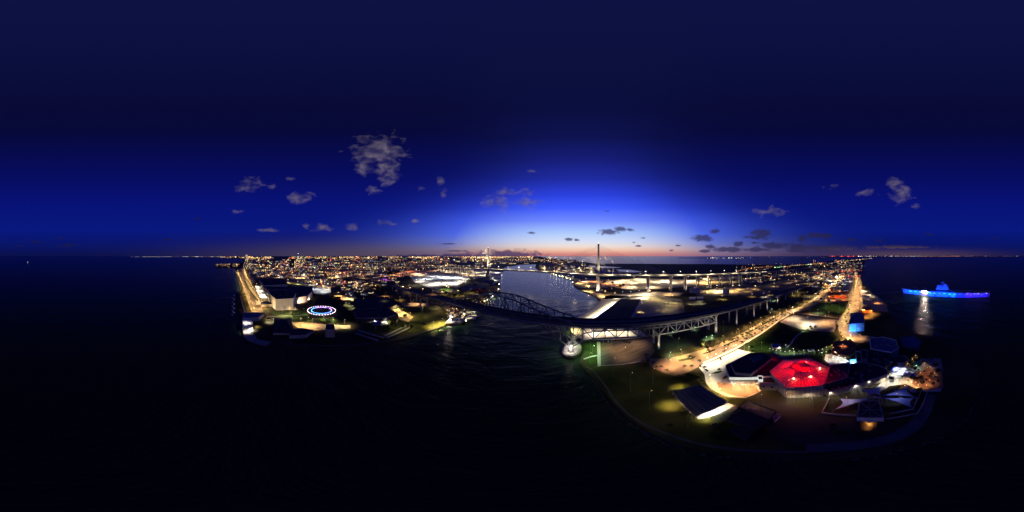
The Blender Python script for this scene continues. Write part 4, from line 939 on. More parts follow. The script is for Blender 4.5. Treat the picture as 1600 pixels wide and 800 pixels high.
tower('dark office tower just left of the bank tower', 452.5, 461.5, 417, 45, 92, 'wall_dark', nx=5, nz=8, lit=.25)
tower('dark office tower with a lit top floor just right of the bank tower', 470, 477.5, 417, 45, 94, 'wall_grey', nx=5, nz=8, lit=.35)
q = W(466, 417); t = thing('roof_mast', 'thin mast with a white light above the bank tower', 'mast', (q[0]*1.03, q[1]*1.03, 113))
m = MB(); m.beam((0,0,-1), (0,0,34), 1.6, w2=.6); lpart('pole', t, m, 'metal_post'); m = MB(); m.lathe((0,0,34), [(2,0),(3,2),(1,4)], 6); lpart('beacon', t, m, 'lamp_white')
# --- port side
WH = RW([(970,466.6),(1001.7,468),(985,500),(976,530),(912,531),(927,500)], 12)
WH = RW([(970,466.6),(1001.7,468),(985,499),(928,499)], 12)
t = bldg('quay_warehouse', 'huge dark-roofed quay warehouse with a floodlit wall facing the channel', 'warehouse', WH, 12, 'wall_white', 'roof_dark', par=.4)
a, b_, c_, d_ = [Vector(p) for p in WH]
m = MB(); m.beam((*((a+b_)/2), 12.5), (*((c_+d_)/2), 12.5), 1.2, .7); part('ridge', t, m, 'roof_grey')
for i in range(1, 14):
    p = a+(d_-a)*i/14; q = b_+(c_-b_)*i/14; m = MB(); m.beam((*p, 12.2), (*q, 12.2), .35, .25); part('roof_seam', t, m, 'roof_grey')
o = (a-b_).normalized()
for i in range(9):
    p = d_+(a-d_)*(i+.5)/9+o*3; light((p.x, p.y, 11), WHITE, 2.4, 9, t, .5, name='wall_lamp'); p = p+o*9; light((p.x, p.y, 13), CREAM, 1.3, 11, t, .5, spot=156, name='wall_lamp')
for i in range(3):
    p = b_+(a-b_)*(i+.5)/3+(a-d_).normalized()*4; light((p.x, p.y, 10), WHITE, 1.6, 8, t, .5, name='wall_lamp')
def tank(x, y, r_, h, label):
    q = W(x, y); k = sqrt(q[0]**2+q[1]**2); q = (q[0]*(1+r_/k), q[1]*(1+r_/k), 1.4)
    t = thing('storage_tank', label, 'tank', q, 'storage tanks of the port')
    m = MB(); m.lathe((0,0,0), [(r_,0),(r_,h)], 28); lpart('shell', t, m, 'wall_white', True)
    m = MB(); m.lathe((0,0,h), [(r_*1.01,0),(r_*1.01,.3),(.3,r_*.08)], 28); lpart('roof', t, m, 'concrete')
    m = MB()
    for i in range(28): a_, b2 = 2*pi*i/28, 2*pi*(i+1)/28; m.beam((r_*cos(a_), r_*sin(a_), h+1.1), (r_*cos(b2), r_*sin(b2), h+1.1), .12, n=3)
    lpart('railing', t, m, 'metal_post')
for args in ((1087,458.5,19,13,'wide white storage tank nearest the new bridge piers'),(1134.5,460,10,14,'small tall white tank on the lit tank yard'),(1104,440,22,16,'white tank seen between the first bridge columns'),(1116,438.5,20,15,'second white tank, seen right of the first through the columns'),
             (1128,437.5,20,15,'third white tank behind the bridge columns'),(1139,437,22,16,'fourth white tank, wide, behind the columns'),(1151,436,20,15,'rightmost white tank behind the columns'),
             (934,428,22,26,'yellow-lit round tank left of the near tower'),(942,428,20,26,'yellow-lit round tank right of the near tower'),(951,429,22,20,'cream tank, third from the near tower'),(962,430,24,16,'low cream tank farthest right of the tower')):
    tank(*args)
bldg('long_transit_shed', 'white lit shed low behind the near bridge tower', 'building', boxP(1032, 1046, 446, 30), 6, 'wall_white', 'wall_white')
bldg('camp_trailers', 'cluster of brightly lit trailers on the dark port field', 'trailer', boxP(1077, 1087, 468.5, 20), 4.5, 'wall_white', 'wall_white', par=.2)
bldg('second_trailer', 'lit trailer right of the trailer cluster', 'trailer', boxP(1089, 1099, 468, 20), 4.5, 'wall_white', 'wall_white', par=.2)
for x, y in ((1080,470),(1088,471),(1096,470),(1092,467)): light(W(x, y, 9), WHITE, 1.6, 7, None, .4, name='yard_lamp')

# ------------------------------------------------------------------ aircraft carrier moored off the beach
SA, SB = Vector((365.9, -395.8)), Vector((96.9, -468.0)); sd = (SB-SA).normalized(); SL = (SB-SA).length
t = thing('aircraft_carrier', 'grey museum aircraft carrier moored offshore and floodlit blue', 'ship', (*((SA+SB)/2), 0), rz=math.atan2(sd.y, sd.x))
def st(u): # x from stern (-L/2) to bow (+L/2); half widths
    return (u-.5)*SL
sec = [(.03,8,11),(.08,11,13),(.2,13.5,14),(.45,14.5,14.5),(.7,13,14),(.85,8,12),(.93,3.5,9.5),(.985,.3,5)]
m = MB(); vs = []
for u, wl_, wd in sec:
    x = st(u); vs += [(x+ (3 if u > .9 else 0), -wd, 13.6), (x, -wl_, 0), (x-2, -wl_*.8, -2), (x-2, wl_*.8, -2), (x, wl_, 0), (x+(3 if u > .9 else 0), wd, 13.6)]
k = 6; m.add(vs, [(a*k+i, a*k+(i+1) % k, (a+1)*k+(i+1) % k, (a+1)*k+i) for a in range(len(sec)-1) for i in range(k)]+[tuple(range(k))[::-1], tuple((len(sec)-1)*k+i for i in range(k))]); lpart('hull', t, m, 'ship_grey')
m = MB(); m.prism([(st(0), -15), (st(.3), -18), (st(.62), -19), (st(.85), -15), (st(.97), -10), (st(1), -7), (st(1), 7), (st(.97), 11), (st(.8), 17), (st(.55), 24), (st(.25), 20), (st(0), 15)], 15.4, 17); lpart('flight_deck', t, m, 'ship_deck')
for (u0, u1, z0, z1) in ((.03,.12,13.6,15.4),(.12,.3,13.6,15.4),(.34,.55,13.6,15.4),(.58,.8,13.6,15.4),(.82,.95,12.6,15.4)):
    m = MB(); m.box((st((u0+u1)/2), 0, (z0+z1)/2), ((u1-u0)*SL, 25 if u0 < .8 else 16, z1-z0)); lpart('gallery', t, m, 'ship_grey')
isl = .475
for (dx, w_, d_, z0, z1) in ((0,40,8,17,22),(6,24,7,22,27),(8,14,7,27,32),(-9,11,7,22,31),(9,7,5,32,35),(-16,6,5,22,26)):
    m = MB(); m.box((st(isl)+dx, 11, (z0+z1)/2), (w_, d_, z1-z0)); lpart('island_deck', t, m, 'ship_grey')
m = MB(); m.beam((st(isl)+4, 11, 34), (st(isl)+4, 11, 46), 1.2, w2=.5); m.beam((st(isl), 11, 40), (st(isl)+8, 11, 40), .5); lpart('mast', t, m, 'ship_grey')
m = MB(); m.lathe((st(isl)-2, 11, 33), [(.6,0),(.6,5),(3.6,5.6),(3.8,6.4),(.5,6)], 12); lpart('radar', t, m, 'ship_grey')
for u, z in ((.02,17),(.06,17),(.62,17),(.68,17)):
    m = MB(); m.lathe((st(u), -15.5, z-1), [(2.5,0),(2.3,2),(1,2.4)], 8); m.beam((st(u), -15.5, z+1), (st(u)+6, -17.5, z+3), .5); lpart('gun_mount', t, m, 'ship_grey')
for i, (u, y) in enumerate([(.1,-8),(.16,4),(.22,-10),(.27,5),(.6,-9),(.66,3),(.72,-8),(.78,2),(.84,-4)]):
    m = MB(); x0 = st(u); m.beam((x0-6, y, 18.6), (x0+6, y+1, 18.8), 1.6, n=6, w2=.7); m.prism([(x0-1, y-6), (x0+2, y), (x0-1, y+6), (x0-3, y)], 18.4, 18.8); m.prism([(x0-6, y-2), (x0-4, y), (x0-6, y+2)], 18.6, 19); m.box((x0-5.5, y, 19.8), (1.6, .2, 2)); m.box((x0, y, 17.6), (.4, 3, 1.2))
    lpart('deck_aircraft', t, m, 'ship_grey')
for dx, y, h_ in ((-14,10,9),(12,9,12),(18,12,7)):
    m = MB(); m.beam((st(isl)+dx, y, 24), (st(isl)+dx, y, 24+h_), .6, w2=.3); m.beam((st(isl)+dx-3, y, 24+h_*.7), (st(isl)+dx+3, y, 24+h_*.7), .3); lpart('mast', t, m, 'ship_grey')
m = MB(); m.box((st(isl)-12, 11, 27), (8, 5, 7)); lpart('funnel', t, m, 'ship_grey')
for i in range(16):
    u = .08+i*.055
    if .26 < u < .34: continue
    m = MB(); m.box((st(u), -14.5, 9.6+(i%3)*.7), (3+(i*5)%7*1.3, .9, 1.4+(i*3)%4*.7)); lpart('hull_glow_patch', t, m, 'ship_cyan' if (u < .25 or .35 < u < .66) else 'ship_blue')  # glowing boxes stand in for the blue and cyan light patches on the hull
def shiplight(u, y, z, col, B, h, r=.6):
    p = SA+sd*(u*SL); q = Vector((sd.y, -sd.x)); q = q if q.dot(-p) > 0 else -q; p = p+q*y
    return p.x, p.y, z
def aim(o, tgt):
    d = Vector(tgt)-Vector(o.location); o.rotation_euler = d.to_track_quat('-Z', 'Y').to_euler()
for i in range(12):
    u = .05+i*.08; cyan = (u < .25 or .35 < u < .68); colr = (.0,.05,1) if cyan else ((.02,.0,1) if u > .7 else (.0,.008,1))
    p = shiplight(u, 24, 4, 0, 0, 0); l = light(p, colr, (3.4 if cyan else 2.6)*(.6+.8*((i*7)%5)/4), 10, None, .8, spot=110, name='blue_floodlight'); q = shiplight(u, 10, 9, 0, 0, 0); aim(l, q)
for u in (.36, .44, .52, .6):
    p = shiplight(u, 30, 19, 0, 0, 0); l = light(p, (.0,.03,1), 2.5, 16, None, .8, spot=120, name='blue_floodlight'); aim(l, shiplight(isl, 10, 26, 0, 0, 0))
p = shiplight(.30, 17, 15, 0, 0, 0)
m = MB(); q_ = t.matrix_basis.inverted() @ Vector(p); 
for dx in (-5, 0, 5): m.box((st(.30)+dx, -16.5, 12.5), (3.6, 1.0, 4.5))
lpart('entrance_light', t, m, 'ship_lamp')
l = light(p, WHITE, 9, 10, None, 1.5, spot=160, name='entrance_lamp'); aim(l, (0, 0, 0))
for u in (.76, .83, .87, .955): m = MB(); m.lathe((st(u), -15.5 if u < .9 else -9, 12.5), [(.4,0),(1.1,.6),(.4,1.4)], 6); lpart('deck_lamp', t, m, 'lamp_white')
# pier to the ship and breakwater of loose rock
t = thing('ship_pier', 'long low pier running from the beach out to the carrier', 'pier', W(1372, 461))
a, b_ = W(1366, 459, 4), shiplight(.01, 12, 5, 0, 0, 0)
m = MB(); m.beam(a, b_, 3.5, .6); part('deck', t, m, 'concrete')
for i in range(14): f = (i+.5)/14; q = [a[j]*(1-f)+b_[j]*f for j in range(3)]; m = MB(); m.beam((q[0], q[1], -2), (q[0], q[1], 4), .7, n=6); part('pile', t, m, 'timber')
def rocks(name, label, pts, wdt, step, z=.2, size=(.8, 2.2)):
    P = [Vector(W(x, y, .5)) for x, y in pts]; m = MB(); rr = random.Random(5)
    for a, b_ in zip(P, P[1:]):
        L = (b_-a).length; k = max(1, int(L/step)); d = (b_-a).normalized(); o = Vector((d.y, -d.x, 0))
        for i in range(k):
            c_ = a+(b_-a)*((i+rr.random())/k)+o*rr.uniform(-wdt, wdt); s_ = rr.uniform(*size)
            vs = []
            for (x, y, z2) in ((-1,-1,-1),(1,-1,-1),(1,1,-1),(-1,1,-1),(-.7,-.7,.6),(.8,-.6,.7),(.6,.8,.5),(-.8,.7,.7)):
                vs.append((c_.x+x*s_*.5*rr.uniform(.6,1.2), c_.y+y*s_*.5*rr.uniform(.6,1.2), z+s_*.35*(z2+rr.uniform(-.3,.5))))
            m.add(vs, [(0,3,2,1),(4,5,6,7),(0,1,5,4),(1,2,6,5),(2,3,7,6),(3,0,4,7)])
    o = obj(name, mesh(name, m.v, m.f, 'rock')); tag(o, label, None, None, 'stuff'); return o
rocks('riprap', 'dark tumbled rocks along the headland waterline', [(913,577),(924,588),(933,602),(945,619),(959,637),(977,654),(999,669),(1026,683),(1060,697),(1100,707),(1150,714),(1200,718),(1260,719),(1320,716),(1370,710),(1410,701),(1445,691),(1475,680),(1498,664),(1514,640),(1525,612),(1531,584),(1521,564),(1502,551),(1480,541),(1460,529),(1435,523),(1412,516)], 2.2, .75, 0)
rocks('breakwater', 'thin dark rock breakwater in front of the carrier', [(1392,474),(1420,472),(1460,471),(1500,471),(1540,472),(1565,474)], 1.6, 1.0, .2, (1.5, 3))
rocks('riprap', 'dark rocks along the channel bank below the near tower', [(897,447),(905,452),(922,460),(940,469)], 3.5, .8, .3, (1.5, 3.5))
rocks('riprap', 'rocks along the dark downtown waterfront', [(425,534),(440,539),(470,542),(520,544),(560,543),(600,538),(640,530),(668,519),(690,512)], 2, 1.2)

# ------------------------------------------------------------------ palms and trees
def palm_mesh(seed, h):
    rr = random.Random(seed); a = MB(); pts = [(0,0,0),(rr.uniform(-.2,.2),rr.uniform(-.2,.2),h*.5),(rr.uniform(-.4,.4),rr.uniform(-.4,.4),h)]
    a.beam(pts[0], pts[1], .45, n=6, w2=.32); a.beam(pts[1], pts[2], .32, n=6, w2=.24); c = pts[2]; b = MB()
    for i in range(22):
        t_ = 2*pi*i/22+rr.uniform(-.15, .15); L = rr.uniform(1.9, 2.8); lift = rr.uniform(-.6, 1.1); w_ = .3
        prev = None
        for k in range(5):
            f = k/4; r_ = L*f; z = c[2]+lift*f*1.3-1.9*f*f+.2; ww = w_*(1-.8*f)+.06
            p = (c[0]+r_*cos(t_), c[1]+r_*sin(t_), z); q = (-sin(t_)*ww, cos(t_)*ww)
            cur = [(p[0]-q[0], p[1]-q[1], z-.18), p, (p[0]+q[0], p[1]+q[1], z-.18)]
            if prev: b.add(prev+cur, [(0,1,4,3),(1,2,5,4)])
            prev = cur
    return mesh('trunk', a.v, a.f, 'trunk'), mesh('crown', b.v, b.f, 'palm_leaf')
PALMS = [palm_mesh(i, h) for i, h in enumerate((7, 8.5, 10, 6))]
def palm(x, y, label, group, k=None, s=1.0, z=1.45):
    t = thing('palm_tree', label, 'palm tree', (x, y, z), group, random.uniform(0, 6)); t.scale = (s, s, s)
    a, b_ = PALMS[random.randrange(4) if k is None else k]; obj('trunk', a, (0,0,0), t); obj('crown', b_, (0,0,0), t); return t
def tree_mesh(seed, R_, h, nl):
    rr = random.Random(seed); a = MB(); a.beam((0,0,-.2), (0,0,h*.45), R_*.16, n=6, w2=R_*.1); lobes = []
    for i in range(6):
        t_ = 2*pi*i/6+rr.uniform(-.4,.4); r_ = R_*rr.uniform(.25,.6); z = h*rr.uniform(.5,.8); lobes.append((r_*cos(t_), r_*sin(t_), z, R_*rr.uniform(.35,.55)))
        a.beam((0,0,h*.4), (r_*cos(t_)*.8, r_*sin(t_)*.8, z), R_*.07, n=5, w2=.05)
    lobes.append((0,0,h*.85,R_*.45)); b = MB()
    for i in range(nl):
        L = rr.choice(lobes); v = Vector((rr.gauss(0,1), rr.gauss(0,1), rr.gauss(0,.8))).normalized()*L[3]*rr.uniform(.55,1.1); p = Vector(L[:3])+v
        s_ = R_*rr.uniform(.07,.13); u = Vector((rr.gauss(0,1), rr.gauss(0,1), rr.gauss(0,1))).normalized(); w_ = u.cross(Vector((rr.random(), rr.random(), rr.random()))).normalized()
        b.add([p-u*s_, p+w_*s_*.7, p+u*s_, p-w_*s_*.7], [(0,1,2,3)])
    return mesh('trunk', a.v, a.f, 'trunk'), mesh('crown', b.v, b.f, 'leaf')
TREES = [tree_mesh(i, r_, h, 700) for i, (r_, h) in enumerate(((3.4,6),(4.2,7),(2.8,5.5),(5,8)))]
def tree(x, y, label, group, k=None, s=1.0):
    t = thing('broadleaf_tree', label, 'tree', (x, y, 1.4), group, random.uniform(0, 6)); t.scale = (s, s, s*random.uniform(.85,1.1))
    a, b_ = TREES[random.randrange(4) if k is None else k]; obj('trunk', a, (0,0,0), t); obj('crown', b_, (0,0,0), t); return t
def along(pts, step, off=0):
    P = [Vector(W(x, y)[:2]) for x, y in pts]; out = []; acc = step/2
    for a, b_ in zip(P, P[1:]):
        L = (b_-a).length; d = (b_-a).normalized(); o = Vector((-d.y, d.x))
        while acc < L: q = a+d*acc+o*off; out.append((q.x, q.y, math.atan2(d.y, d.x))); acc += step
        acc -= L
    return out
for i, (x, y) in enumerate([(1438,590),(1444,584),(1450,578),(1456,586),(1462,592),(1447,596),(1441,600),(1459,602),(1466,598),(1430,594),(1436,582),(1453,593)]):
    (palm if i % 3 else tree)(*W(x, y)[:2], f'dark plant in the orange-lit planted court, {nth(i)} from its upper left', 'court planting', s=.6)
flat('courtyard', [(1338,548),(1356,548),(1398,566),(1425,575),(1440,560),(1470,560),(1474,580),(1450,574),(1430,585),(1412,574),(1386,583),(1345,566)], Z1, 'concrete')
PL = [(1356,566),(1362,571),(1370,572),(1378,575),(1385,573),(1392,571),(1400,570),(1409,571),(1418,569),(1425,571),(1430,578),(1437,573),(1443,567),(1420,560),(1428,557),(1438,553),(1446,560),(1455,566),(1462,573),(1466,582),(1424,592),(1420,606),(1412,609),(1404,606),(1436,612),(1441,618),(1300,541),(1306,538),(1318,541),(1326,545),(1332,550),(1311,547),(1344,575),(1352,578)]
for i, (x, y) in enumerate(PL):
    (palm if i % 4 == 1 else tree)(*W(x, y)[:2], 'dark garden plant among the halls and the splash area', 'garden plants of the aquarium', s=random.uniform(.4,.75))
for i, (x, y) in enumerate([(1360,569),(1373,574),(1382,577),(1395,573),(1406,572),(1421,572),(1428,565),(1439,569),(1447,571),(1456,577),(1463,587),(1427,601),(1417,607),(1409,604),(1438,606),(1444,600),(1451,606),(1309,541),(1320,546),(1330,543),(1347,571),(1341,580),(1433,559)]):
    lamp_post(*W(x, y)[:2], 3, (WARM,SODW0,YEL,WHITE)[i % 4], (.2,.2,.18,.14)[i % 4], 'small garden lamp among the halls and the splash area', 'garden lamps', head=.5)
for o_ in [o for o in COL.objects if o.parent is None and o.get('label') and o.name.split('.')[0] in ('gallery_wing','theatre_block','dolphin_hall','entrance_hall','screen_building','convention_centre','arena','theatre_hall','civic_hall','exhibition_shed')]:
    rf_ = [c for c in o_.children if c.name.split('.')[0] == 'roof'][0]; V = [v.co for v in rf_.data.vertices]; zt = max(v.z for v in V); P_ = [(v.x, v.y) for v in V if v.z > zt-.01]
    x0, x1 = min(p[0] for p in P_), max(p[0] for p in P_); y0, y1 = min(p[1] for p in P_), max(p[1] for p in P_); k = 0; tr_ = 0
    def inp(x, y):
        ins = False
        for (a1, b1), (a2, b2) in zip(P_, P_[1:]+P_[:1]):
            if (b1 > y) != (b2 > y) and x < (a2-a1)*(y-b1)/(b2-b1)+a1: ins = not ins
        return ins
    while k < 9 and tr_ < 200:
        tr_ += 1; x, y = random.uniform(x0, x1), random.uniform(y0, y1)
        if not inp(x, y) or (o_.name.startswith('entrance') and zt < 16): continue
        m = MB(); w_ = random.uniform(1, 2.6); m.box((x, y, zt+.5), (w_, w_*.7, 1.1), random.uniform(0, 3)); m.beam((x+w_, y, zt+.15), (x+w_*3, y, zt+.15), .3); lpart('roof_vent', o_, m, random.choice(('wall_grey','metal_post','concrete'))); k += 1
for i, (x, y) in enumerate([(1213,556),(1217,559),(1222,560),(1228,561),(1236,558),(1243,557),(1250,556),(1256,557),(1262,558),(1209,553)]):
    q = W(x, y); t = thing('parasol', f'little blue parasol in the playground strip, {nth(i)} from the left' if i < 9 else 'little blue parasol nearest the kiosk', 'parasol', q, 'blue parasols')
    m = MB(); m.lathe((0,0,0), [(1.9,2.1),(1.2,2.5),(.1,2.9)], 8); lpart('canopy', t, m, 'blue_canvas'); m = MB(); m.beam((0,0,0), (0,0,2.2), .1); lpart('pole', t, m, 'metal_post')
# palms round the turning circle
for i, (x, y) in enumerate([(1010,561),(1020,572),(1026,578),(1032,581),(1042,583),(1069,580),(1081,577),(1094,572),(1101,578),(1124,583),(1078,561),(1107,556),(1138,547)]):
    palm(*W(x, y)[:2], f'palm on the rim of the turning circle, {nth(i)} counted from its western end' if i < 8 else ['palm at the entrance of the white forecourt','palm on the little grass island of the forecourt','palm in the first boulevard median, by the yellow marks','palm beside the second boulevard median','palm on the sidewalk at the forecourt corner'][i-8], 'palms by the turning circle', s=.9)
ROWS = [([(1092,546.5),(1120,537),(1150,522),(1180,506),(1205,493),(1235,481)], 'north verge'), ([(1100,551.5),(1125,542),(1155,529.5),(1180,514.5),(1210,497),(1240,484)], 'median'),
        ([(1140,541),(1165,527),(1188,514),(1214,497),(1236,487.5)], 'south lane edge'), ([(1154,541),(1170,531),(1188,519.5),(1216,500),(1236,490.5)], 'south sidewalk')]
for pts, nm in ROWS:
    for i, (x, y, a) in enumerate(along(pts, 8.5 if 'median' in nm else 10.5)):
        palm(x+random.uniform(-1,1), y+random.uniform(-1,1), f'{nth(i)} palm from the forecourt end on the boulevard {nm}', 'palms along the boulevard', s=random.uniform(.75,1.05))
for i, (x, y) in enumerate([(1161,531),(1166,530),(1171,529),(1175,531),(1168,527),(1186,536),(1180,539),(1196,540)]):
    palm(*W(x, y)[:2], f'{nth(i)} palm in the dark grove at the corner of park and boulevard', 'palm grove by the park', s=.9)
for i, (x, y) in enumerate([(1307,509),(1308,513),(1309,518),(1313,526),(1316,530),(1322,536),(1328,540),(1321,502),(1323,507),(1325,512),(1326,489),(1324,494),(1327,480),(1328,473),(1336,480),(1337,473)]):
    palm(*W(x, y)[:2], f'{nth(i)} palm along the beach avenue, counted from its south-west corner', 'palms along the beach avenue')
for i, (x, y) in enumerate([(1052,594),(1060,590),(1068,591),(1076,588),(1083,591),(1090,593),(1096,597),(1099,603),(1065,596),(1074,596)]):
    tree(*W(x, y)[:2], f'low dark shrub-like tree behind the open pavilion, {nth(i)} from the west', 'bushes behind the pavilion', s=.62)
for i, (x, y) in enumerate([(1245,518),(1249,520),(1256,519),(1262,517),(1266,513),(1260,523),(1268,515),(1274,513)]):
    tree(*W(x, y)[:2], f'{nth(i)} tree round the lit path head at the sand lot edge', 'trees at the sand lot edge', s=.75)
for i, (x, y) in enumerate([(1013,566),(1008,572),(1004,566),(1030,558),(1036,561),(1044,562),(1024,552),(1052,558),(1060,553),(1020,545),(1100,541),(1108,539),(1112,535),(1098,536),(1130,531),(1150,522),(1170,512)]):
    tree(*W(x, y)[:2], f'{nth(i)} bush on the green verge north of the boulevard', 'verge bushes', s=.45)
for i, (x, y) in enumerate([(1120,672),(1128,676),(1112,680),(1180,671),(1186,668),(1192,674),(1300,672),(1308,676),(1316,679),(1302,666),(1175,678),(1135,684)]):
    tree(*W(x, y)[:2], ('dim bush at the lower tip of the headland, ' if i < 3 or i in (10,11) else 'dim garden bush beyond the dark sheds, ' if i < 6 else 'bush in the dark oval bed, ')+nth(i)+' from the west', 'dim garden bushes', s=.5)
palm(*W(1068,655)[:2], 'lone tall palm standing out dark on the open headland lawn', 'headland palms', 2, 1.0)
palm(*W(1046,668)[:2], 'small dark palm on the headland lawn toward the shore', 'headland palms', 0, .8)
rr = random.Random(3)
def scatter_trees(poly, num, label, group, s=(.8,1.5), frac=0):
    xs = [p[0] for p in poly]; ys = [p[1] for p in poly]; k = 0
    spots = []
    while k < num:
        x, y = rr.uniform(min(xs), max(xs)), rr.uniform(min(ys), max(ys)); ins = False
        for (x1, y1), (x2, y2) in zip(poly, poly[1:]+poly[:1]):
            if (y1 > y) != (y2 > y) and x < (x2-x1)*(y-y1)/(y2-y1)+x1: ins = not ins
        if not ins: continue
        spots.append((x, y)); k += 1
    for i, (x, y) in enumerate(sorted(spots)):
        lb = label+', '+nth(i)+' from the left'
        if rr.random() < frac: palm(*W(x, y)[:2], lb.replace('tree', 'palm'), group, s=rr.uniform(.9,1.3))
        else: tree(*W(x, y)[:2], lb, group, s=rr.uniform(*s))
scatter_trees([(475,470),(520,466),(550,470),(560,480),(530,486),(540,495),(560,505),(528,495),(470,478)], 26, 'dark tree in the garden belt round the light ring', 'garden trees round the light ring', (.9,1.4), .2)
scatter_trees([(560,481),(605,482),(640,478),(655,470),(660,478),(625,484),(640,500),(670,512),(640,520),(560,514)], 22, 'dark tree on the waterfront lawns left of the channel', 'waterfront lawn trees', (.8,1.3))
scatter_trees([(420,497),(460,500),(420,505),(405,498)], 8, 'tree by the small lit path near the pier house', 'trees near the pier house', (.6,.9), .5)
scatter_trees([(640,452),(700,456),(735,440),(760,438),(740,452),(700,478),(680,470)], 26, 'tree between the ball field and the channel yard', 'trees by the ball field', (1.0,1.8), .2)
scatter_trees([(520,452),(590,444),(610,452),(570,462),(530,462)], 18, 'tree in the dark blocks behind the theatre hall', 'trees behind the theatre hall', (1.2,2), .3)
scatter_trees([(1165,551),(1200,553),(1290,558),(1300,550),(1255,549),(1215,546)], 22, 'small tree in the playground belt between lawn and halls', 'playground trees', (.35,.6), .3)
scatter_trees([(1030,520),(1075,505),(1110,515),(1100,530),(1050,545)], 10, 'scrub tree on the dark ground below the bridge viaduct', 'scrub below the viaduct', (.5,.8))
scatter_trees([(1220,470),(1300,445),(1320,470),(1255,480)], 14, 'tree in the blocks between highway and boulevard', 'trees between the roads', (.8,1.4), .3)
scatter_trees([(940,440),(975,448),(965,456),(940,452)], 12, 'dark tree at the foot of the near bridge tower', 'trees at the near tower', (1,1.7))

# ------------------------------------------------------------------ cars
def car_master(body):
    t = thing('parked_car', 'x', 'car')
    m = MB(); prof = [(-2.2,.35),(2.2,.35),(2.25,.75),(1.2,.95),(-1.9,.98),(-2.25,.8)]
    vs = [(x, y, z) for y in (-.88, .88) for x, z in prof]; k = 6
    m.add(vs, [tuple(range(k)), tuple(range(2*k-1, k-1, -1))]+[(i, k+i, k+(i+1) % k, (i+1) % k) for i in range(k)]); lpart('body', t, m, body)
    m = MB(); pr = [(-1.7,.96),(1.1,.94),(.45,1.42),(-1.1,1.45)]; vs = [(x, y*(1 if z < 1 else .82), z) for y in (-.8, .8) for x, z in pr]; k = 4
    m.add(vs, [tuple(range(k)), tuple(range(2*k-1, k-1, -1))]+[(i, k+i, k+(i+1) % k, (i+1) % k) for i in range(k)]); lpart('window_band', t, m, 'glass_dark')
    m = MB(); m.box((-.35, 0, 1.45), (1.5, 1.3, .06)); lpart('roof', t, m, body)
    for x in (-1.4, 1.4):
        for y in (-.85, .85): m = MB(); m.beam((x, y-.1, .33), (x, y+.1, .33), .66, n=10); lpart('wheel', t, m, 'tyre')
    return t
CARS = [car_master(b_) for b_ in ('car_white', 'car_red', 'car_dark', 'car_silver')]
used = set()
def car(x, y, rz, label, group, k=None):
    k = random.randrange(4) if k is None else k
    if k in used: t = copy_tree(CARS[k])
    else: t = CARS[k]; used.add(k)
    t.location = (x, y, 1.56); t.rotation_euler = (0,0,rz); label = label.replace('car', ('white','red','dark','silver')[k]+' car', 1); tag(t, label, None, group); return t
car(*W(1127,597)[:2], .4, 'car parked alone on the forecourt by the dark hall', 'cars on the forecourt', 0)
car(*W(1133,590)[:2], -.4, 'car against the west edge of the dark hall', 'cars on the forecourt', 1)
car(*W(1094,572)[:2], .6, 'car entering the forecourt near the yellow verge', 'cars on the forecourt', 2)
car(*W(1104,579)[:2], .9, 'car on the west side of the forecourt', 'cars on the forecourt', 2)
car(*W(1126,561)[:2], .5, 'car in the middle of the white forecourt', 'cars on the forecourt', 2)
for i in range(7): car(*W(940+i*2.6,534.5)[:2], 1.1, f'car parked under the bridge, {nth(i)} from the pale strip', 'cars under the bridge', (2,3,2,2,0,2,3)[i])
for i, (x, y) in enumerate([(976,534),(980,535),(984,536)]): car(*W(x, y)[:2], .2, f'car farther along the paved yard under the bridge, {nth(i)}', 'cars under the bridge', 2)
for i, (x, y, a) in enumerate(along([(1105,560),(1150,540),(1185,520),(1225,493),(1250,484)], 16)): car(x, y, a, f'car driving on the boulevard, {nth(i)} from the turning circle', 'cars on the boulevard')
for i, (x, y, a) in enumerate(along([(1325,500),(1330,480),(1334,462),(1337,445)], 9, 3)): car(x, y, a, f'car in the left row of the beach avenue, {nth(i)} from the blue-walled building', 'cars on the beach avenue')
for i, (x, y, a) in enumerate(along([(1336,487),(1337,470),(1341,450)], 10, -6)): car(x, y, a, f'car in the right row of the beach avenue, {nth(i)} from the blue-walled building', 'cars on the beach avenue')
for i, (x, y) in enumerate([(1300,441),(1304,441),(1308,441),(1312,441),(1316,441),(1320,441),(1324,441),(1302,437),(1307,437),(1312,437),(1317,437),(1322,437),(1304,445),(1310,445),(1316,445),(1322,445)]):
    q = W(x, y); t = thing('camper_van', f'white camper in the lit trailer park beside the avenue, {nth(i % 7)} in its row', 'camper', q, 'campers in the trailer park')
    m = MB(); m.box((0,0,1.9), (8,2.6,2.6), 1.2); lpart('body', t, m, 'car_white'); m = MB(); m.box((0,0,2.3), (6.5,2.66,.7), 1.2); lpart('window_band', t, m, 'glass_dark')
for i, (x, y, a) in enumerate(along([(384,466),(377,440)], 22)+along([(402,478),(392,455)], 18)): car(x, y, a, f'car on the downtown shoreline boulevard, {nth(i)} from the pier', 'cars on the shoreline boulevard')
for i in range(14): car(*W(399+i % 7*1.4+i//7*4, 447+i % 7*2.4)[:2], 1, f'car in the bright shoreline lot, {nth(i)} from its far end', 'cars in the shoreline lot')
for i in range(12): car(*W(640+i*6, 438+(i % 3)*1.5)[:2], .4, f'car in the stadium lot, {nth(i)} from the left', 'cars in the stadium lot')
for i, u in enumerate((-470,-300,230,330,420)): t = car(*B_(u, 5, 0)[:2], -TH0, f'car crossing the old bridge approach, {nth(i)} from downtown', 'cars on the old bridge'); t.location.z = ZD(u)+.03

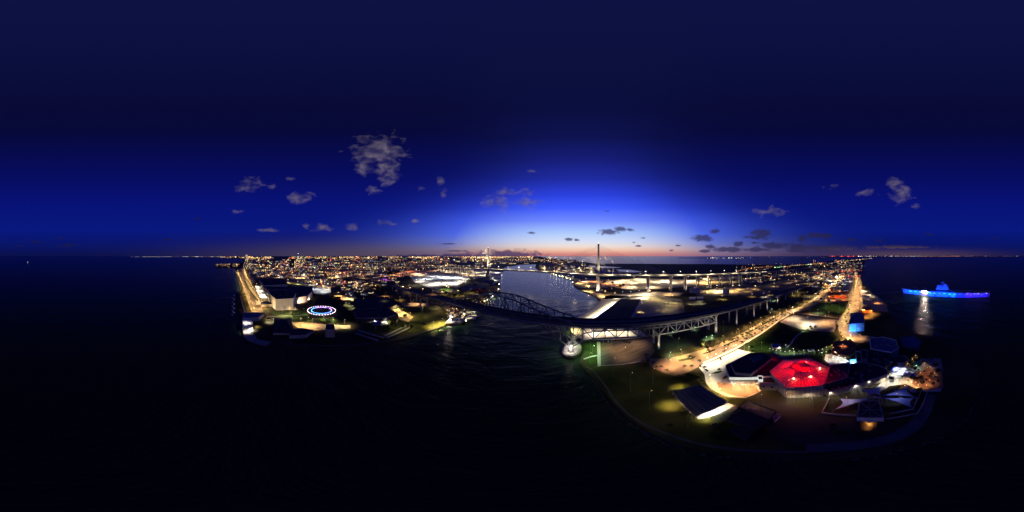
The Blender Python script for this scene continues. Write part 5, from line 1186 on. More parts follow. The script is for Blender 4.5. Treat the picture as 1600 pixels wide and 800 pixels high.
for i in range(34):
    x, y = rr.uniform(655,735), rr.uniform(428,446); q = W(x, y); t = thing('shipping_container', f'container on the floodlit yard beside the ball field, {nth(i)} placed', 'container', (q[0], q[1], 1.5), 'containers on the floodlit yard', rr.uniform(0, 3))
    mt_ = rr.choice(('wall_blue','wall_brick','wall_grey','wall_dark','wall_orange')); m = MB(); m.box((0,0,1.4), (12,2.5,2.8)); lpart('box', t, m, mt_); m = MB(); m.box((6.05,0,1.4), (.1,2.3,2.6)); lpart('door', t, m, 'metal_post')
    t['label'] = {'wall_blue':'blue','wall_brick':'rust red','wall_grey':'grey','wall_dark':'black','wall_orange':'orange'}[mt_]+' container on the floodlit yard beside the ball field'
# ------------------------------------------------------------------ boats
def boat(x, y, L, rz, label, cabin=True, z=.1):
    q = W(x, y, 0); t = thing('motor_boat', label, 'boat', (q[0], q[1], z), 'boats', rz); s_ = L/10
    m = MB(); V = [(-5,-1.4,1.2),(3,-1.5,1.3),(5.4,0,1.7),(3,1.5,1.3),(-5,1.4,1.2),(-5,-1,-.4),(3,-.9,-.4),(4.6,0,-.3),(3,.9,-.4),(-5,1,-.4)]
    m.add([tuple(c_*s_ for c_ in v) for v in V], [(0,1,2,3,4)]+[(i+5, (i+1) % 5+5, (i+1) % 5, i) for i in range(5)]+[(9,8,7,6,5)]); lpart('hull', t, m, 'boat_white')
    if cabin:
        m = MB(); m.box((-.5*s_, 0, 1.9*s_), (5*s_, 2.2*s_, 1.3*s_)); lpart('cabin', t, m, 'wall_white'); m = MB(); m.box((-.5*s_, 0, 2*s_), (4.6*s_, 2.26*s_, .5*s_)); lpart('window_band', t, m, 'window_warm')
        m = MB(); m.beam((-1*s_, 0, 2.5*s_), (-1*s_, 0, 4.4*s_), .12*s_); lpart('mast', t, m, 'metal_post')
    return t
for i, (x, y, L, rz, lb) in enumerate([(733,500,26,.6,'large white tour boat moored where the lit left bank juts out'),(741,495,20,.4,'white boat just above the big tour boat'),(748,488,22,.5,'white boat under the old bridge at the left bank'),(702,512,9,.3,'small white launch off the yellow lawn'),(690,517,7,.3,'little launch left of the small white one'),
        (760,472,24,1,'tug at the berth beyond the old bridge'),(772,464,24,1,'second tug nearer the wooden berth'),(43,410,60,1,'tiny lone white ship far out on the dark bay'),(868,431,26,.3,'workboat at the lit far quay, left of the others'),(876,433,26,.3,'workboat in the middle of the far quay'),(886,436,26,.3,'workboat at the right end of the far quay'),(862,428,26,.3,'workboat farthest up the channel')]):
    boat(x, y, L, rz, lb)
for i in range(10): boat(352-i % 5*3.4, 421+i*5.2 if False else 470+i*3.6, 9, .3, f'small moored sailing boat in the dark marina, {nth(i)} from the top', i % 2 == 0) if False else boat(366-(i % 2)*3, 462+i*3.4, 9, .3, f'small boat in the dark marina left of the boulevard, {nth(i)} from the top', i % 2 == 0)
t = thing('marina_pontoon', 'long thin marina pontoon beside the shoreline boulevard', 'pontoon', W(378,475)); m = MB(); m.beam(W(375.5,462,1.9), W(384,494,1.9), 2.5, .5); part('deck', t, m, 'concrete')
t = thing('fishing_pier', 'faint long pier lit green at its end, out left of the marina', 'pier', W(350,464)); m = MB(); m.beam(W(341,464.5,2), W(368,464.5,2), 3, .6); part('deck', t, m, 'concrete')
t = thing('wooden_berth', 'dark wooden berth on piles at the left bank beyond the old bridge', 'berth', W(765,455))
P = RW([(752,448),(781,446),(782,455),(750,456)], 4); m = MB(); m.prism(P, 3.2, 4); part('deck', t, m, 'timber')
for i in range(8): q = Vector(P[2])+(Vector(P[3])-Vector(P[2]))*(i/7); m = MB(); m.beam((*q, -2), (*q, 3.2), .9, n=6); part('pile', t, m, 'timber')
bldg('dock_shed', 'long dark ridged shed slanting toward the left tower', 'building', RW([(757,434),(772,438),(760,450),(722,455),(700,458)], 7), 7, 'wall_dark', 'roof_grey')

# ------------------------------------------------------------------ lamps
def lrow(pts, step, h, col, B, lab, group, off=0, both=False, head=.6):
    for i, (x, y, a) in enumerate(along(pts, step, off)):
        t = lamp_post(x, y, h, col, B*random.uniform(.75, 1.25), f'{nth(i)} {lab}', group, head=head); t.rotation_euler.z = a+pi/2
lrow([(1024,576),(1070,575),(1100,563),(1125,553.5),(1155,538),(1185,520),(1215,499),(1240,487)], 19, 10, SOD_W := (1,.52,.20), .85, 'streetlight on the south side, counted from the turning circle', 'boulevard streetlights') if False else None
SODW = (1,.52,.21); LMAT[SODW] = 'lamp_warm'; GOLD = (1,.62,.22); LMAT[GOLD] = 'lamp_warm'; CREAM = (1,.80,.52); LMAT[CREAM] = 'lamp_white'; LMAT[(1,.9,.66)] = 'lamp_white'
lrow([(1030,574),(1068,575),(1100,563),(1125,553.5),(1155,538),(1185,520),(1215,499),(1240,487)], 21, 10, SODW, 1.5, 'streetlight on the south side of the boulevard from the turning circle', 'boulevard streetlights')
lrow([(1045,564),(1080,554),(1115,543),(1150,527),(1185,507.5),(1215,492),(1245,481.5),(1270,468),(1300,448),(1318,430)], 30, 11, GOLD, 1.9, 'streetlight on the north side of the boulevard from the turning circle', 'boulevard streetlights')
for x, y, B in ((1104,573,.5),(1118,567,.62),(1134,558,.7),(1150,552,.62),(1163,549,.4)): floodlight(x, y, 12, (1,.9,.66), B*.9, 'bright mast over the white forecourt, '+{1104:'westmost',1118:'second from the west',1134:'in the middle',1150:'second from the east',1163:'eastmost'}[x], 'forecourt masts')
for x, y, c_, B in ((1108,596,CREAM,.4),(1112,609,WARM,.7),(1124,618,YEL,1.3),(1145,612,SODW,.8),(1165,612,SODW,.8),(1182,610,SODW,.5)): floodlight(x, y, 8, c_, B, 'lamp on the curving drive below the forecourt, '+{1108:'highest',1112:'at the bend',1124:'by the yellow-lit grass',1145:'in the middle of the red paving',1165:'near the columns',1182:'at the link block'}[x], 'drive lamps')
for x, y, h, c_, B, lb in ((1262,508,14,WHITE,1.5,'white mast lamp at the lower edge of the sand lot'),(1240,500,14,CREAM,.8,'mast lamp at the left end of the sand lot'),(1290,505,14,SODW,.8,'orange mast lamp at the right end of the sand lot'),(1278,491,10,WHITE,.9,'white lamp on the road between lot and dark lawn'),(1258,516,7,(.9,1,.6),1.1,'greenish lamp over the path head trees'),
        (1239,486,9,WHITE,1.6,'white lamp where the boulevard bends'),(1046,557,5,GREEN,1.6,'green-white lamp in the bushes under the viaduct'),(1112,529,5,GREEN,1.9,'green-white lamp at the foot of the last truss pier'),(1103,532,5,GREEN,1.0,'green-white lamp just left of the last truss pier'),
        (1050,523.5,5,GREEN,1.7,'green-white lamp under the first viaduct truss'),(1085,516,5,GREEN,1.7,'green-white lamp under the viaduct, second in line'),(1206,486.5,5,GREEN,1.5,'green-white lamp by the slim viaduct columns'),(1208,470,8,GREEN,1.0,'greenish lamp behind the viaduct columns'),
        (1004,466,16,CREAM,1.5,'tall thin mast at the far corner of the quay warehouse'),(995,483,5,YEL,1.3,'yellow-white lamp at the warehouse side'),(1000,488,5,YEL,1.0,'dimmer yellow-white lamp beside the warehouse'),(895,518,10,YEL,1.2,'yellow lamp on the quay under the truss'),(925,522,11,CREAM,1.5,'cream lamp on the quay behind the pier'),
        (950,520,11,CREAM,1.3,'cream lamp on the quay, under mid truss'),(975,522,11,CREAM,.9,'cream lamp at the right of the quay under the truss'),(926,553,12,GREEN,.28,'dim greenish lamp over the small lawn by the pier'),(957,545,14,WARM,.26,'dim warm lamp over the paved yard, near cars'),(990,540,14,WARM,.3,'dim warm lamp over the middle of the paved yard'),(975,558,14,WARM,.2,'dim warm lamp at the lower paved yard'),
        (985,474,12,YEL,.25,'faint lamp on the concrete right of the warehouse'),(1030,470,18,YEL,.3,'faint lamp over the empty concrete yard'),(1040,485,18,YEL,.15,'faint lamp in the middle of the empty yard'),
        (1292,556,5,WARM,.7,'warm lamp at the head of the white terrace'),(1303,548,4,GOLD,2.0,'golden lamp on the stepped boardwalk'),(1306,556,5,(1,.85,.75),.4,'lamp midway on the white terrace'),(1322,565,5,COOL,.5,'cool lamp near the end of the white terrace'),(1301,544,4,GOLD,1.6,'golden lamp at the top of the boardwalk'),(1312,562,5,COOL,.4,'cool lamp on the terrace by the reef exhibit'),
        (1170,549,6,YEL,.3,'dim yellow lamp on the grass above the dark hall'),(1218,548,5,COOL,.35,'small lamp in the playground belt'),(1240,551,5,COOL,.3,'small lamp behind the red hall'),(1228,545,5,COOL,.3,'small lamp at the lower end of the footpath'),
        (420,503,6,WHITE,1.8,'bright lamp by the hipped museum roof'),(427,502,6,WHITE,1.4,'second bright lamp by the hipped museum roof'),(418,498,6,YEL,.9,'yellow lamp at the pier house path'),(452,483.5,6,YEL,1.3,'yellow lamp at the foot of the arena wall'),(461,483,5,(1,.75,.6),1.6,'pink-white lamp at the arena corner'),
        (470,508,14,GOLD,1.1,'mast over the left part of the sandy plaza'),(488,509,14,WARM,.9,'mast over the middle of the sandy plaza'),(520,508,12,(1,.8,.4),.9,'mast at the square tower'),(538,509,12,(1,.8,.4),.7,'mast at the right end of the sandy plaza'),(505,499,6,(.9,1,.3),.8,'yellow-green lamp in front of the light ring'),(520,500,6,(.9,1,.3),.8,'yellow-green lamp right of the light ring'),(482,500,6,(.9,1,.3),.5,'yellow-green lamp left of the plaza'),
        (540,476,7,(1,1,.6),1.2,'pale lamp at the top of the curved garden path'),(550,482,7,(1,1,.6),1.2,'pale lamp on the bend of the curved garden path'),(553,490,7,WHITE,1.1,'pale lamp at the foot of the curved garden path'),(545,478,7,(1,1,.5),1,'pale lamp between the garden trees'),(568,469.5,7,(.6,1,.3),1.0,'green-lit tree lamp left of the theatre hall'),(584,505,7,WHITE,1.3,'white lamp beside the blue-roofed pavilion'),(602,503,7,WHITE,1.3,'white lamp right of the blue-roofed pavilion'),(600,497,6,GOLD,1.2,'golden lamp above the blue-roofed pavilion'),
        (618,484,12,YEL,2.2,'yellow mast at the top of the slanting lot'),(628,491,12,YEL,2.2,'yellow mast in the middle of the slanting lot'),(640,497,12,GOLD,.8,'golden mast at the low end of the slanting lot'),(645,475.5,12,WARM,1.0,'lamp on the pale road under the viaduct'),(656,476,12,WARM,1.1,'lamp beside the big viaduct pier'),(602,463,12,SODW,.9,'lamp on the dark road beside the slim viaduct columns'),(624,469,12,GOLD,.6,'lamp on the road curving under the viaduct'),
        (676,511,11,YEL,2.6,'yellow lamp on the lit lawn near the water'),(690,506,11,YEL,2.8,'yellow-white lamp at the lawn tip'),(703,502,8,CREAM,1.5,'cream lamp on the quay by the lawn tip'),(714,497,8,(1,.75,.6),1.6,'pinkish lamp at the restaurant quay'),(722,494,8,WHITE,1.8,'white lamp at the tour boat landing'),(708,488,7,SODW,1.6,'orange lamp over the restaurant terraces'),(700,482,7,SODW,1.4,'orange lamp farther up the restaurant row'),(718,487,7,CREAM,1.5,'cream lamp between the restaurants'),(733,488,8,WHITE,1.6,'white lamp at the boat slips'),
        (745,478,10,CREAM,1.2,'cream lamp behind the old bridge deck'),(752,472,10,YEL,1.5,'yellow lamp at the left bank berths'),(766,466,12,COOL,2.4,'cool white lamp on the working berth'),(764,459,12,COOL,1.6,'cool white lamp near the wooden berth'),(680,481,12,(1,.75,.6),.5,'dim lamp under the left viaduct'),(745,462,14,WARM,.7,'lamp among the yard trees'),(725,465,14,YEL,.8,'lamp on the yellow-green yard'),(735,458,14,YEL,.8,'second lamp on the yellow-green yard'),(748,455,8,RED,1.2,'red lamp on the dock shed yard'),
        (1351,455,12,WHITE,2.0,'very bright white lamp on the beach by the jetty root'),(1354,461,9,CREAM,1.4,'cream lamp on the beach lot'),(1362,464,9,CREAM,1.2,'cream lamp near the jetty root'),(1358,472,9,WARM,1.2,'warm lamp on the beach lot'),(1372,474,8,(1,.4,.15),1.0,'orange lamp at the end of the beach lot'),(1318,533,7,GOLD,1.5,'golden lamp where the avenue meets the park'),(1330,531,7,GOLD,1.6,'golden lamp below the blue wall'),(1345,530,7,SODW,.9,'orange lamp right of the blue wall'),(1318,546,7,SODW,.2,'dim lamp above the reef roof')):
    LMAT.setdefault(c_, 'lamp_warm' if c_[2] < .5 else 'lamp_white'); floodlight(x, y, h, c_, B, lb, 'lamps', r=.7)
lrow([(1334,532),(1316,515),(1322,498),(1331,480),(1335,462),(1340,440),(1336,428)], 20, 11, GOLD, 1.15, 'streetlight along the beach avenue from the reef exhibit', 'beach avenue streetlights')
lrow([(1340,485),(1343,465),(1346,448)], 22, 11, SODW, 1.1, 'streetlight on the sea side of the beach avenue', 'beach avenue streetlights')
lrow([(1250,489),(1280,492.5),(1310,496)], 40, 9, SODW, .6, 'streetlight on the cross street by the sand lot', 'cross street lights')
for x, y, c_, B in ((1303,459,SOD,1.6),(1312,459,SOD,1.6),(1322,460,SOD,1.5),(1300,464,SOD,1.2),(1315,466,SOD,1.4),(1322,466,SOD,1.2),(1295,456,(1,.2,.1),1.4),(1307,435,COOL,1.6),(1318,436,COOL,1.7),(1300,445,COOL,1.5),(1314,444,COOL,1.6),(1326,440,WHITE,1.5),(1294,438,WHITE,1.1),(1290,448,YEL,.9),(1262,463,CREAM,1.2),(1275,466,CREAM,1.1),(1292,470,WARM,.9),(1318,425,RED,1.6),(1330,424,RED,1.4),(1325,428,(.6,.6,1),1.4),(1335,421,WARM,1.2),(1322,414,COOL,2.4),(1300,418,WARM,1.3),(1285,428,GOLD,1.2),(1272,436,GOLD,1.2),(1262,444,GOLD,1.2),(1245,450,GOLD,.9),(1250,458,YEL,.8),(1243,462,YEL,.8),(1290,422,YEL,1.0)):
    floodlight(x, y, 13, LMAT.setdefault(c_, 'lamp_white' if c_[2] > .5 else 'lamp_orange') and c_, B, 'lamp in the beach town blocks between highway and avenue', 'beach town lamps', r=1.2)
lrow([(371,424),(374,434),(378,446),(384,460),(391,476),(396,490)], 30, 12, GOLD, 1.3, 'streetlight on the water side of the downtown shoreline from far', 'shoreline streetlights', head=.9)
lrow([(381,420),(386,436),(394,452),(404,468),(410,484)], 34, 12, GOLD, 1.2, 'streetlight on the land side of the downtown shoreline from far', 'shoreline streetlights', head=.9)
for x, y, B in ((401,449,1.8),(404,455,1.9),(409,461,1.9),(413,465,1.5)): floodlight(x, y, 14, WHITE, B, 'white mast over the bright shoreline lot', 'shoreline lot masts')
for x, y, h, c_, B in ((495,452,20,COOL,.4),(505,456,20,COOL,.45),(512,452,20,WHITE,.4),(528,463,12,YEL,1.2),(540,466,12,YEL,1.2),(548,468,12,(1,1,.5),1.1),(533,467,9,(1,.2,.1),1.0),(502,447,12,SOD,1.4),(655,440,30,WHITE,.6),(665,436,30,COOL,.8),(680,432,30,COOL,1.0),(696,434,30,COOL,2.2),(712,434,30,COOL,2.0),(690,443,26,WHITE,2.4),(708,443,26,WHITE,2.2),(675,445,26,WHITE,.7),(722,440,26,WHITE,.7),(697,452,12,(.7,1,.3),1.6),(655,430,30,WARM,1.2),(735,430,30,WARM,1.2),
        (745,426,26,CREAM,1.1),(762,425,26,CREAM,1.3),(776,426,20,WHITE,1.6),(770,438,14,WHITE,1.6),(640,424,24,(1,.16,.05),1.8),(651,426,14,(1,.1,.04),1.8),(625,427,20,(1,.3,.15),1.0),(602,437,16,PURP,2.0),(608,438,12,(1,.15,.4),1.0),(598,428,16,(.4,.4,1),.8),
        (735,404+20,26,CREAM,1.0),(705,424,26,CREAM,.9),(680,423,26,CREAM,.9),(975,438,26,CREAM,1.1),(990,442,26,CREAM,1.1),(1010,440,26,(1,.8,.5),1.2),(1030,441,26,CREAM,1.1),(1050,442,26,CREAM,1.0),(1075,441,26,CREAM,.9),(1095,442,22,GOLD,.9),(970,446,16,(1,.35,.1),1.6),(950,443,16,(1,.3,.08),1.8),(932,440,16,(1,.3,.08),1.6),(915,440,14,(1,.55,.4),1.6),(905,443,14,YEL,1.5),(918,447,12,YEL,1.3),
        (960,465,14,CREAM,1.5),(972,463,14,CREAM,1.5),(985,463,14,CREAM,1.4),(998,461,14,CREAM,1.0),(955,458,16,GOLD,.6),(940,460,14,WARM,.4),(1020,457,16,GOLD,.5),(1105,456,16,YEL,1.1),(1120,457,16,GOLD,1.1),(1132,456,14,YEL,1.5),(1105,448.5,10,COOL,1.8),(1085,456,14,WHITE,1.2),(1128,468,10,YEL,1.5),(1155,452,14,GOLD,.8),(1168,456,12,GOLD,.7),(1180,452,12,GOLD,.6),(1175,464,9,WARM,1.2),(1100,444,16,(1,.4,.12),1.2),(1125,441,18,YEL,1.0),(1145,440,18,YEL,1.0),
        (866,424,26,CREAM,1.4),(885,423,26,CREAM,1.6),(905,422,26,CREAM,1.6),(925,425,24,YEL,1.7),(942,424,26,YEL,1.8),(958,426,26,CREAM,1.5),(850,420,26,YEL,1.5),(870,430,14,WHITE,1.8),(878,432,14,(.9,1,.6),1.7),(888,434,12,WHITE,1.7),(862,428,14,YEL,1.5),(895,436,12,WHITE,1.3),(430,444,14,CREAM,.5),(450,442,14,YEL,1.2),(465,444,12,(.9,1,.4),1.1),(485,445,14,COOL,1.3),
        (1165,428,20,CREAM,1.0),(1185,421,20,(1,.35,.1),1.4),(1200,418,20,(1,.5,.3),1.4),(1220,414.5,16,(.6,1,.3),1.6),(1180,434,14,GOLD,1.0),(1205,432,14,GOLD,.9),(1235,430,14,GOLD,.8),(1272,422,14,(1,.8,.7),1.8),(1255,434,14,GOLD,.8)):
    LMAT.setdefault(c_, 'lamp_white' if c_[2] > .45 else ('lamp_orange' if c_[1] < .55 else 'lamp_warm')); floodlight(x, y, h, c_, B, 'tall lamp mast over '+('the downtown blocks' if x < 560 else 'the stadium and yards left of the channel' if x < 790 else 'the port yards right of the channel' if x < 1120 else 'the flats along the highway'), 'far lamp masts', r=2.2)
for x, y, h, c_, B, lb in ((958,588,24,(.8,.85,.3),.16,'added fill-light mast on the lawn just right of the sea wall bend'),(985,612,24,(.9,.8,.3),.15,'added fill-light mast in the middle of the headland lawn'),(1015,640,24,(1,.8,.3),.15,'added fill-light mast on the lower headland lawn'),(1020,600,20,(.9,.85,.3),.13,'added fill-light mast on the lawn below the turning circle'),(1075,668,20,(.9,.85,.3),.11,'added fill-light mast at the headland tip'),
        (923,545,14,(.6,1,.25),.55,'green-tinted lamp on the grass beside the bridge pier'),(921,565,12,(.6,1,.3),.35,'green-tinted lamp at the lower end of that grass'),(640,512,20,(1,.85,.3),.22,'added fill-light mast on the dark waterfront lawn left of the channel'),(620,517,20,(1,.85,.3),.14,'added fill-light mast farther left on the dark waterfront lawn'),(660,495,20,(1,.85,.35),.2,'added fill-light mast on the lawn above the dark waterfront'),
        (690,487,20,(1,.7,.5),.3,'mast over the brown lot left of the restaurants'),(600,475,16,(1,.9,.3),.12,'mast above the theatre roofs'),(455,496,12,(.7,1,.3),.32,'added fill-light mast on the lawn before the arena'),(475,490,12,(.7,1,.3),.25,'added fill-light mast on the lawn right of the arena'),(1180,530,12,(.7,1,.3),.22,'lamp on the park lawn corner by the palms'),(1190,546,10,(.8,1,.3),.35,'lamp on the yellow-green grass above the halls'),
        (1170,545,10,(.8,1,.3),.35,'lamp on the yellow-green grass left of it'),(1290,482,16,(.8,.9,.3),.2,'lamp over the dark block lawn beside the avenue'),(1312,484,14,(.9,.9,.2),.5,'yellowish lamp at the avenue edge of the dark lawn'),(1300,478,14,(.9,.9,.2),.3,'yellowish lamp in the dark block lawn'),(1130,517,16,(.9,.9,.5),.12,'lamp on the scrub ground below the viaduct'),(1060,545,16,(.6,1,.6),.25,'greenish lamp beneath the truss span'),
        (1230,632,14,WARM,.10,'dim lamp in the yard before the red hall'),(1270,640,14,WARM,.08,'dim lamp in the yard below the red hall'),(1190,632,12,WARM,.16,'dim lamp by the streaky roof'),(1215,598,9,(1,.8,.55),.5,'lamp at the link block corner'),(1240,630,7,(1,.85,.65),.4,'lamp at the foot of the red hall'),(1265,627,7,(1,.85,.65),.4,'second lamp at the foot of the red hall'),(1300,622,6,(1,.85,.65),.45,'lamp at the corner of the curved wing'),(1340,612,7,(.9,.88,1),.4,'lamp on the curved wing wall'),(1360,605,7,(.9,.88,1),.5,'second lamp on the curved wing wall'),
        (1325,636,12,(.8,.8,1),.22,'mast lighting the left sail'),(1405,630,12,(.6,.65,1),.3,'mast lighting the right sails')):
    LMAT.setdefault(c_, 'lamp_warm'); x_, y_, _z = W(x, y); t = lamp_post(x_, y_, h, c_, 0, lb, 'dim lamps', head=.3); light((x_+1.8, y_, h+1.2), c_, B*(.08 if 'headland' in lb or 'lawn just' in lb or 'turning circle' in lb else .12 if 'sail' in lb else .6), h, t if t is not thing_none else None, spot=150)  # the masts over the lawns are added fill for stray light
for x, y, h, c_, B in ((965,441,30,CREAM,1.4),(1000,437,30,CREAM,1.4),(1040,439,30,CREAM,1.4),(1080,439,30,CREAM,1.2),(1105,441,30,GOLD,1.2),(985,449,22,CREAM,1.2),(1020,449,22,CREAM,.9),(920,455,18,GOLD,1.0),(945,463,16,GOLD,1.2),(1010,460,20,CREAM,1.0),(1045,460,20,GOLD,.5),(1015,466,22,YEL,.45),(1050,475,22,YEL,.2),(1120,455,20,CREAM,1.4),(1145,455,20,GOLD,1.2),(650,428,30,CREAM,1.4),(700,425,30,CREAM,1.4),(725,427,30,CREAM,1.4),(755,430,24,CREAM,1.3),
        (725,436,30,WHITE,.6),(650,446,24,WHITE,.6),(700,458,20,YEL,.9),(715,462,16,YEL,.8),(660,460,18,WARM,.4),(690,465,18,WARM,.4),(640,457,16,WARM,.4)):
    floodlight(x, y, h, c_, B, 'tall lamp mast over the yards', 'lamps on the new bridge', r=2)
for i, (x, y) in enumerate([(1203,549),(1208,551),(1213,552),(1220,553),(1227,554),(1234,553),(1241,554),(1249,553),(1256,552),(1264,552),(1272,553),(1280,552),(1286,550),(1292,547),(1285,556),(1294,565),(1303,563),(1310,566),(1319,568),(1325,569)]):
    lamp_post(*W(x, y)[:2], 3.5, COOL if i < 15 else WHITE, .5, f'{nth(i)} short white bollard lamp along the playground and terrace, from the left', 'bollard lamps', head=.6)
for i, (x, y) in enumerate([(860,426.5),(865,428.5),(869,430),(874,431.2),(879,432.4),(885,434),(891,436.5),(895,441),(784,430),(780,444),(779,452),(770,463),(762,469),(740,482),(728,501)]):
    q = W(x, y, 10); t = thing('quay_light', f'bright round quay lamp at the water edge, {nth(i)} counted along the channel', 'quay light', (q[0], q[1], 1.4), 'quay lights')
    m = MB(); m.beam((0,0,-2), (0,0,8.6), .3); lpart('post', t, m, 'metal_post'); r_ = .5+.0009*sqrt(q[0]**2+q[1]**2)
    m = MB(); m.lathe((0,0,8.4), [(r_*.3,0),(r_,r_*.6),(r_,r_*1.2),(r_*.3,r_*1.8)], 8); lpart('lamp_head', t, m, 'quay_lamp')
for q, (tx, ty) in zip(BL, ((1328.5,512),(1332,512),(1335,512))):
    l = light(q, (.05,.24,1), 1.6, 8, None, .5, spot=110, name='blue_floodlight'); aim(l, W(tx, ty, 8))
for (x, y, tx, ty, tz, c_, B, h) in ((436,497,440,485,14,(1,.78,.48),.33,26),(452,496,452,485,14,(1,.78,.48),.33,26),(414,482,424,474,14,(1,.72,.4),.5,26),(420,450,428,446,14,(1,.78,.5),.4,26),(440,449,440,445.5,14,(1,.8,.55),.45,26),(482,468,482,459,9,(1,.7,.45),.5,26),(470,474,470,464,9,(1,.65,.45),.5,26),
        (1303,463,1303,458,6,(1,.25,.05),1.6,14),(1318,463,1318,458,6,(1,.25,.05),1.6,14),(1303,469,1303,464,6,(1,.22,.04),1.5,14),(1318,469,1318,464,6,(1,.22,.04),1.5,14),(1516-160,494,1355,488,5,(1,.3,.06),1.6,12)):
    q = W(x, y, 5); l = light(q, c_, B, h, None, .6, spot=100, name='wall_fill_light'); aim(l, W(tx, ty, tz))  # aimed spots without fixtures, added to brighten the building walls
# lamps on the bridges
for s, c_, B, lb in ((-300,SODW,1.3,'only lit lamp on the left approach of the old bridge'),(318,CREAM,1.8,'brightest lamp on the right approach of the old bridge'),(345,GOLD,1.0,'golden lamp next to the brightest on the right approach'),(-470,GOLD,1.0,'golden lamp low on the left approach'),(-520,GOLD,1.0,'last golden lamp on the left approach'),(-430,GOLD,.6,'dim lamp on the left approach')):
    p = B_(s, 10, 0); t = lamp_post(p[0], p[1], 9, c_, B, lb, 'lamps on the old bridge', ZD(s)+.1, head=1.0); t.rotation_euler.z = -TH0-pi/2
LMAT[CREAM] = 'lamp_white'
i = 0
for p in cpath[4:-4]:
    i += 1
    if i % 2: continue
    t = lamp_post(p[0], p[1], 13, CREAM, 2.0, f'{nth(i//2-1)} twin lamp on the new bridge counted from downtown', 'lamps on the new bridge', p[2]+.05, head=1.0, double=True)
for s in (-96, -615):
    for o in (-26, 26):
        p = C_(s, o, 3); l = light(p, CREAM, 3.6, 18, None, 1, spot=100, name='tower_floodlight'); aim(l, C_(s, o*.2, 50))
    for o in (-12, 12):
        p = C_(s+18*(1 if o > 0 else -1), -16, interp(ZC, s)+2); l = light(p, CREAM, .35 if s == -96 else 2.6, 40, None, 1, spot=80, name='tower_floodlight'); aim(l, C_(s, 0, 120))
for s in PIER[:8]+PIER[11:]:
    p = C_(s+14, -16, 6); l = light(p, CREAM, 1.1, 14, None, .6, spot=110, name='pier_floodlight'); aim(l, C_(s, 0, 25))
for s, o in ((-27.4, -14), (-27.4, 0), (-214.6, -14)):
    p = B_(s, o, 13); light(p, (1,.88,.76), .38 if s > -100 else 1.0, 8, None, .5, spot=None, name='pier_lamp')
for s in (71, 158.6, 205, 255, 305, 355):
    p = B_(s-5, -15, 4); l = light(p, CREAM, .25, 12, None, .6, spot=110, name='pier_floodlight'); aim(l, B_(s, -6, 22))
for k in range(10):
    p = B_(76+k*9, -22, 12); l = light(p, CREAM, .12, 16, None, .6, spot=90, name='truss_floodlight'); aim(l, B_(72+k*10, -8, 32))

# ------------------------------------------------------------------ the far town: buildings, lamps, points of light
BMAST = []
for wl, rfm, wn in (('wall_beige','roof_grey','window_warm'),('wall_grey','roof_dark','window_white'),('wall_white','roof_grey','window_warm'),('wall_brick','roof_dark','window_warm'),('wall_dark','roof_dark','window_warm'),('wall_beige','roof_dark','window_white')):
    t = thing('town_building', 'x', 'building'); k = len(BMAST); rr2 = random.Random(k)
    m = MB(); m.box((0,0,.5), (1,1,1)); 
    if k % 2: m.box((.62,.1,.32), (.5,.7,.64))
    lpart('wall', t, m, wl)
    m = MB(); m.box((0,0,1.01), (.96,.96,.03)); m2 = lpart('roof', t, m, rfm)
    m = MB(); m.box((.15,.1,1.07), (.2,.2,.12)); lpart('roof_unit', t, m, 'wall_grey')
    for sgn in (-1, 1):
        for i in range(4):
            if rr2.random() < .5: m = MB(); m.box((-.36+i*.24, sgn*.505, .5), (.12,.02,.3)); lpart('window', t, m, wn)
            if rr2.random() < .5: m = MB(); m.box((sgn*.505, -.36+i*.24, .45), (.02,.12,.3)); lpart('window', t, m, wn)
    BMAST.append(t)
used_b = set(); TAKEN = [(o.location.x, o.location.y, 38) for o in COL.objects if o.parent is None and o.get('category') in ('building','warehouse','tank','tower')]
TONE = ['beige','grey','white','brick','dark','tan']
def inpoly(x, y, poly):
    ins = False
    for (x1, y1), (x2, y2) in zip(poly, poly[1:]+poly[:1]):
        if (y1 > y) != (y2 > y) and x < (x2-x1)*(y-y1)/(y2-y1)+x1: ins = not ins
    return ins
def town(poly, num, where, hmin, hmax, smin, smax, rot):
    xs = [p[0] for p in poly]; ys = [p[1] for p in poly]; k = tries = 0; got = []
    while k < num and tries < 6000:
        tries += 1; x, y = rr.uniform(min(xs), max(xs)), min(ys)+(max(ys)-min(ys))*rr.random()
        if not inpoly(x, y, poly): continue
        q = W(x, y); a, b_ = rr.uniform(smin, smax), rr.uniform(smin, smax)*.7; R_ = max(a, b_)*.62
        if any((q[0]-u)**2+(q[1]-v)**2 < (R_+w_)**2 for u, v, w_ in TAKEN): continue
        TAKEN.append((q[0], q[1], R_)); got.append((x, q, a, b_)); k += 1
    for i, (x, q, a, b_) in enumerate(sorted(got)):
        kk = rr.randrange(6); h = rr.uniform(hmin, hmax) if rr.random() < .85 else hmax*1.5
        t = copy_tree(BMAST[kk]) if kk in used_b else BMAST[kk]; used_b.add(kk)
        t.location = (q[0], q[1], 1.4); t.rotation_euler = (0,0,rot+rr.choice((0, pi/2))); t.scale = (a, b_, h)
        tag(t, f'{"low" if h < 9 else "taller"} {TONE[kk]} building {where}, {nth(i)} from the left', None, 'buildings '+where)
town([(388,422),(470,421),(520,424),(560,428),(555,434),(470,434),(410,433),(390,430)], 34, 'in the downtown blocks beyond the sheds', 7, 20, 22, 45, .3)
town([(470,437),(555,440),(590,450),(560,448),(500,444)], 18, 'around the crosstown road', 5, 12, 16, 30, .5)
town([(395,412),(540,411),(640,414),(600,421),(520,419),(400,418)], 46, 'in the farther downtown', 8, 30, 35, 75, .3)
town([(400,406),(700,405),(700,411),(400,410)], 40, 'in the far city strip', 10, 30, 80, 160, .3)
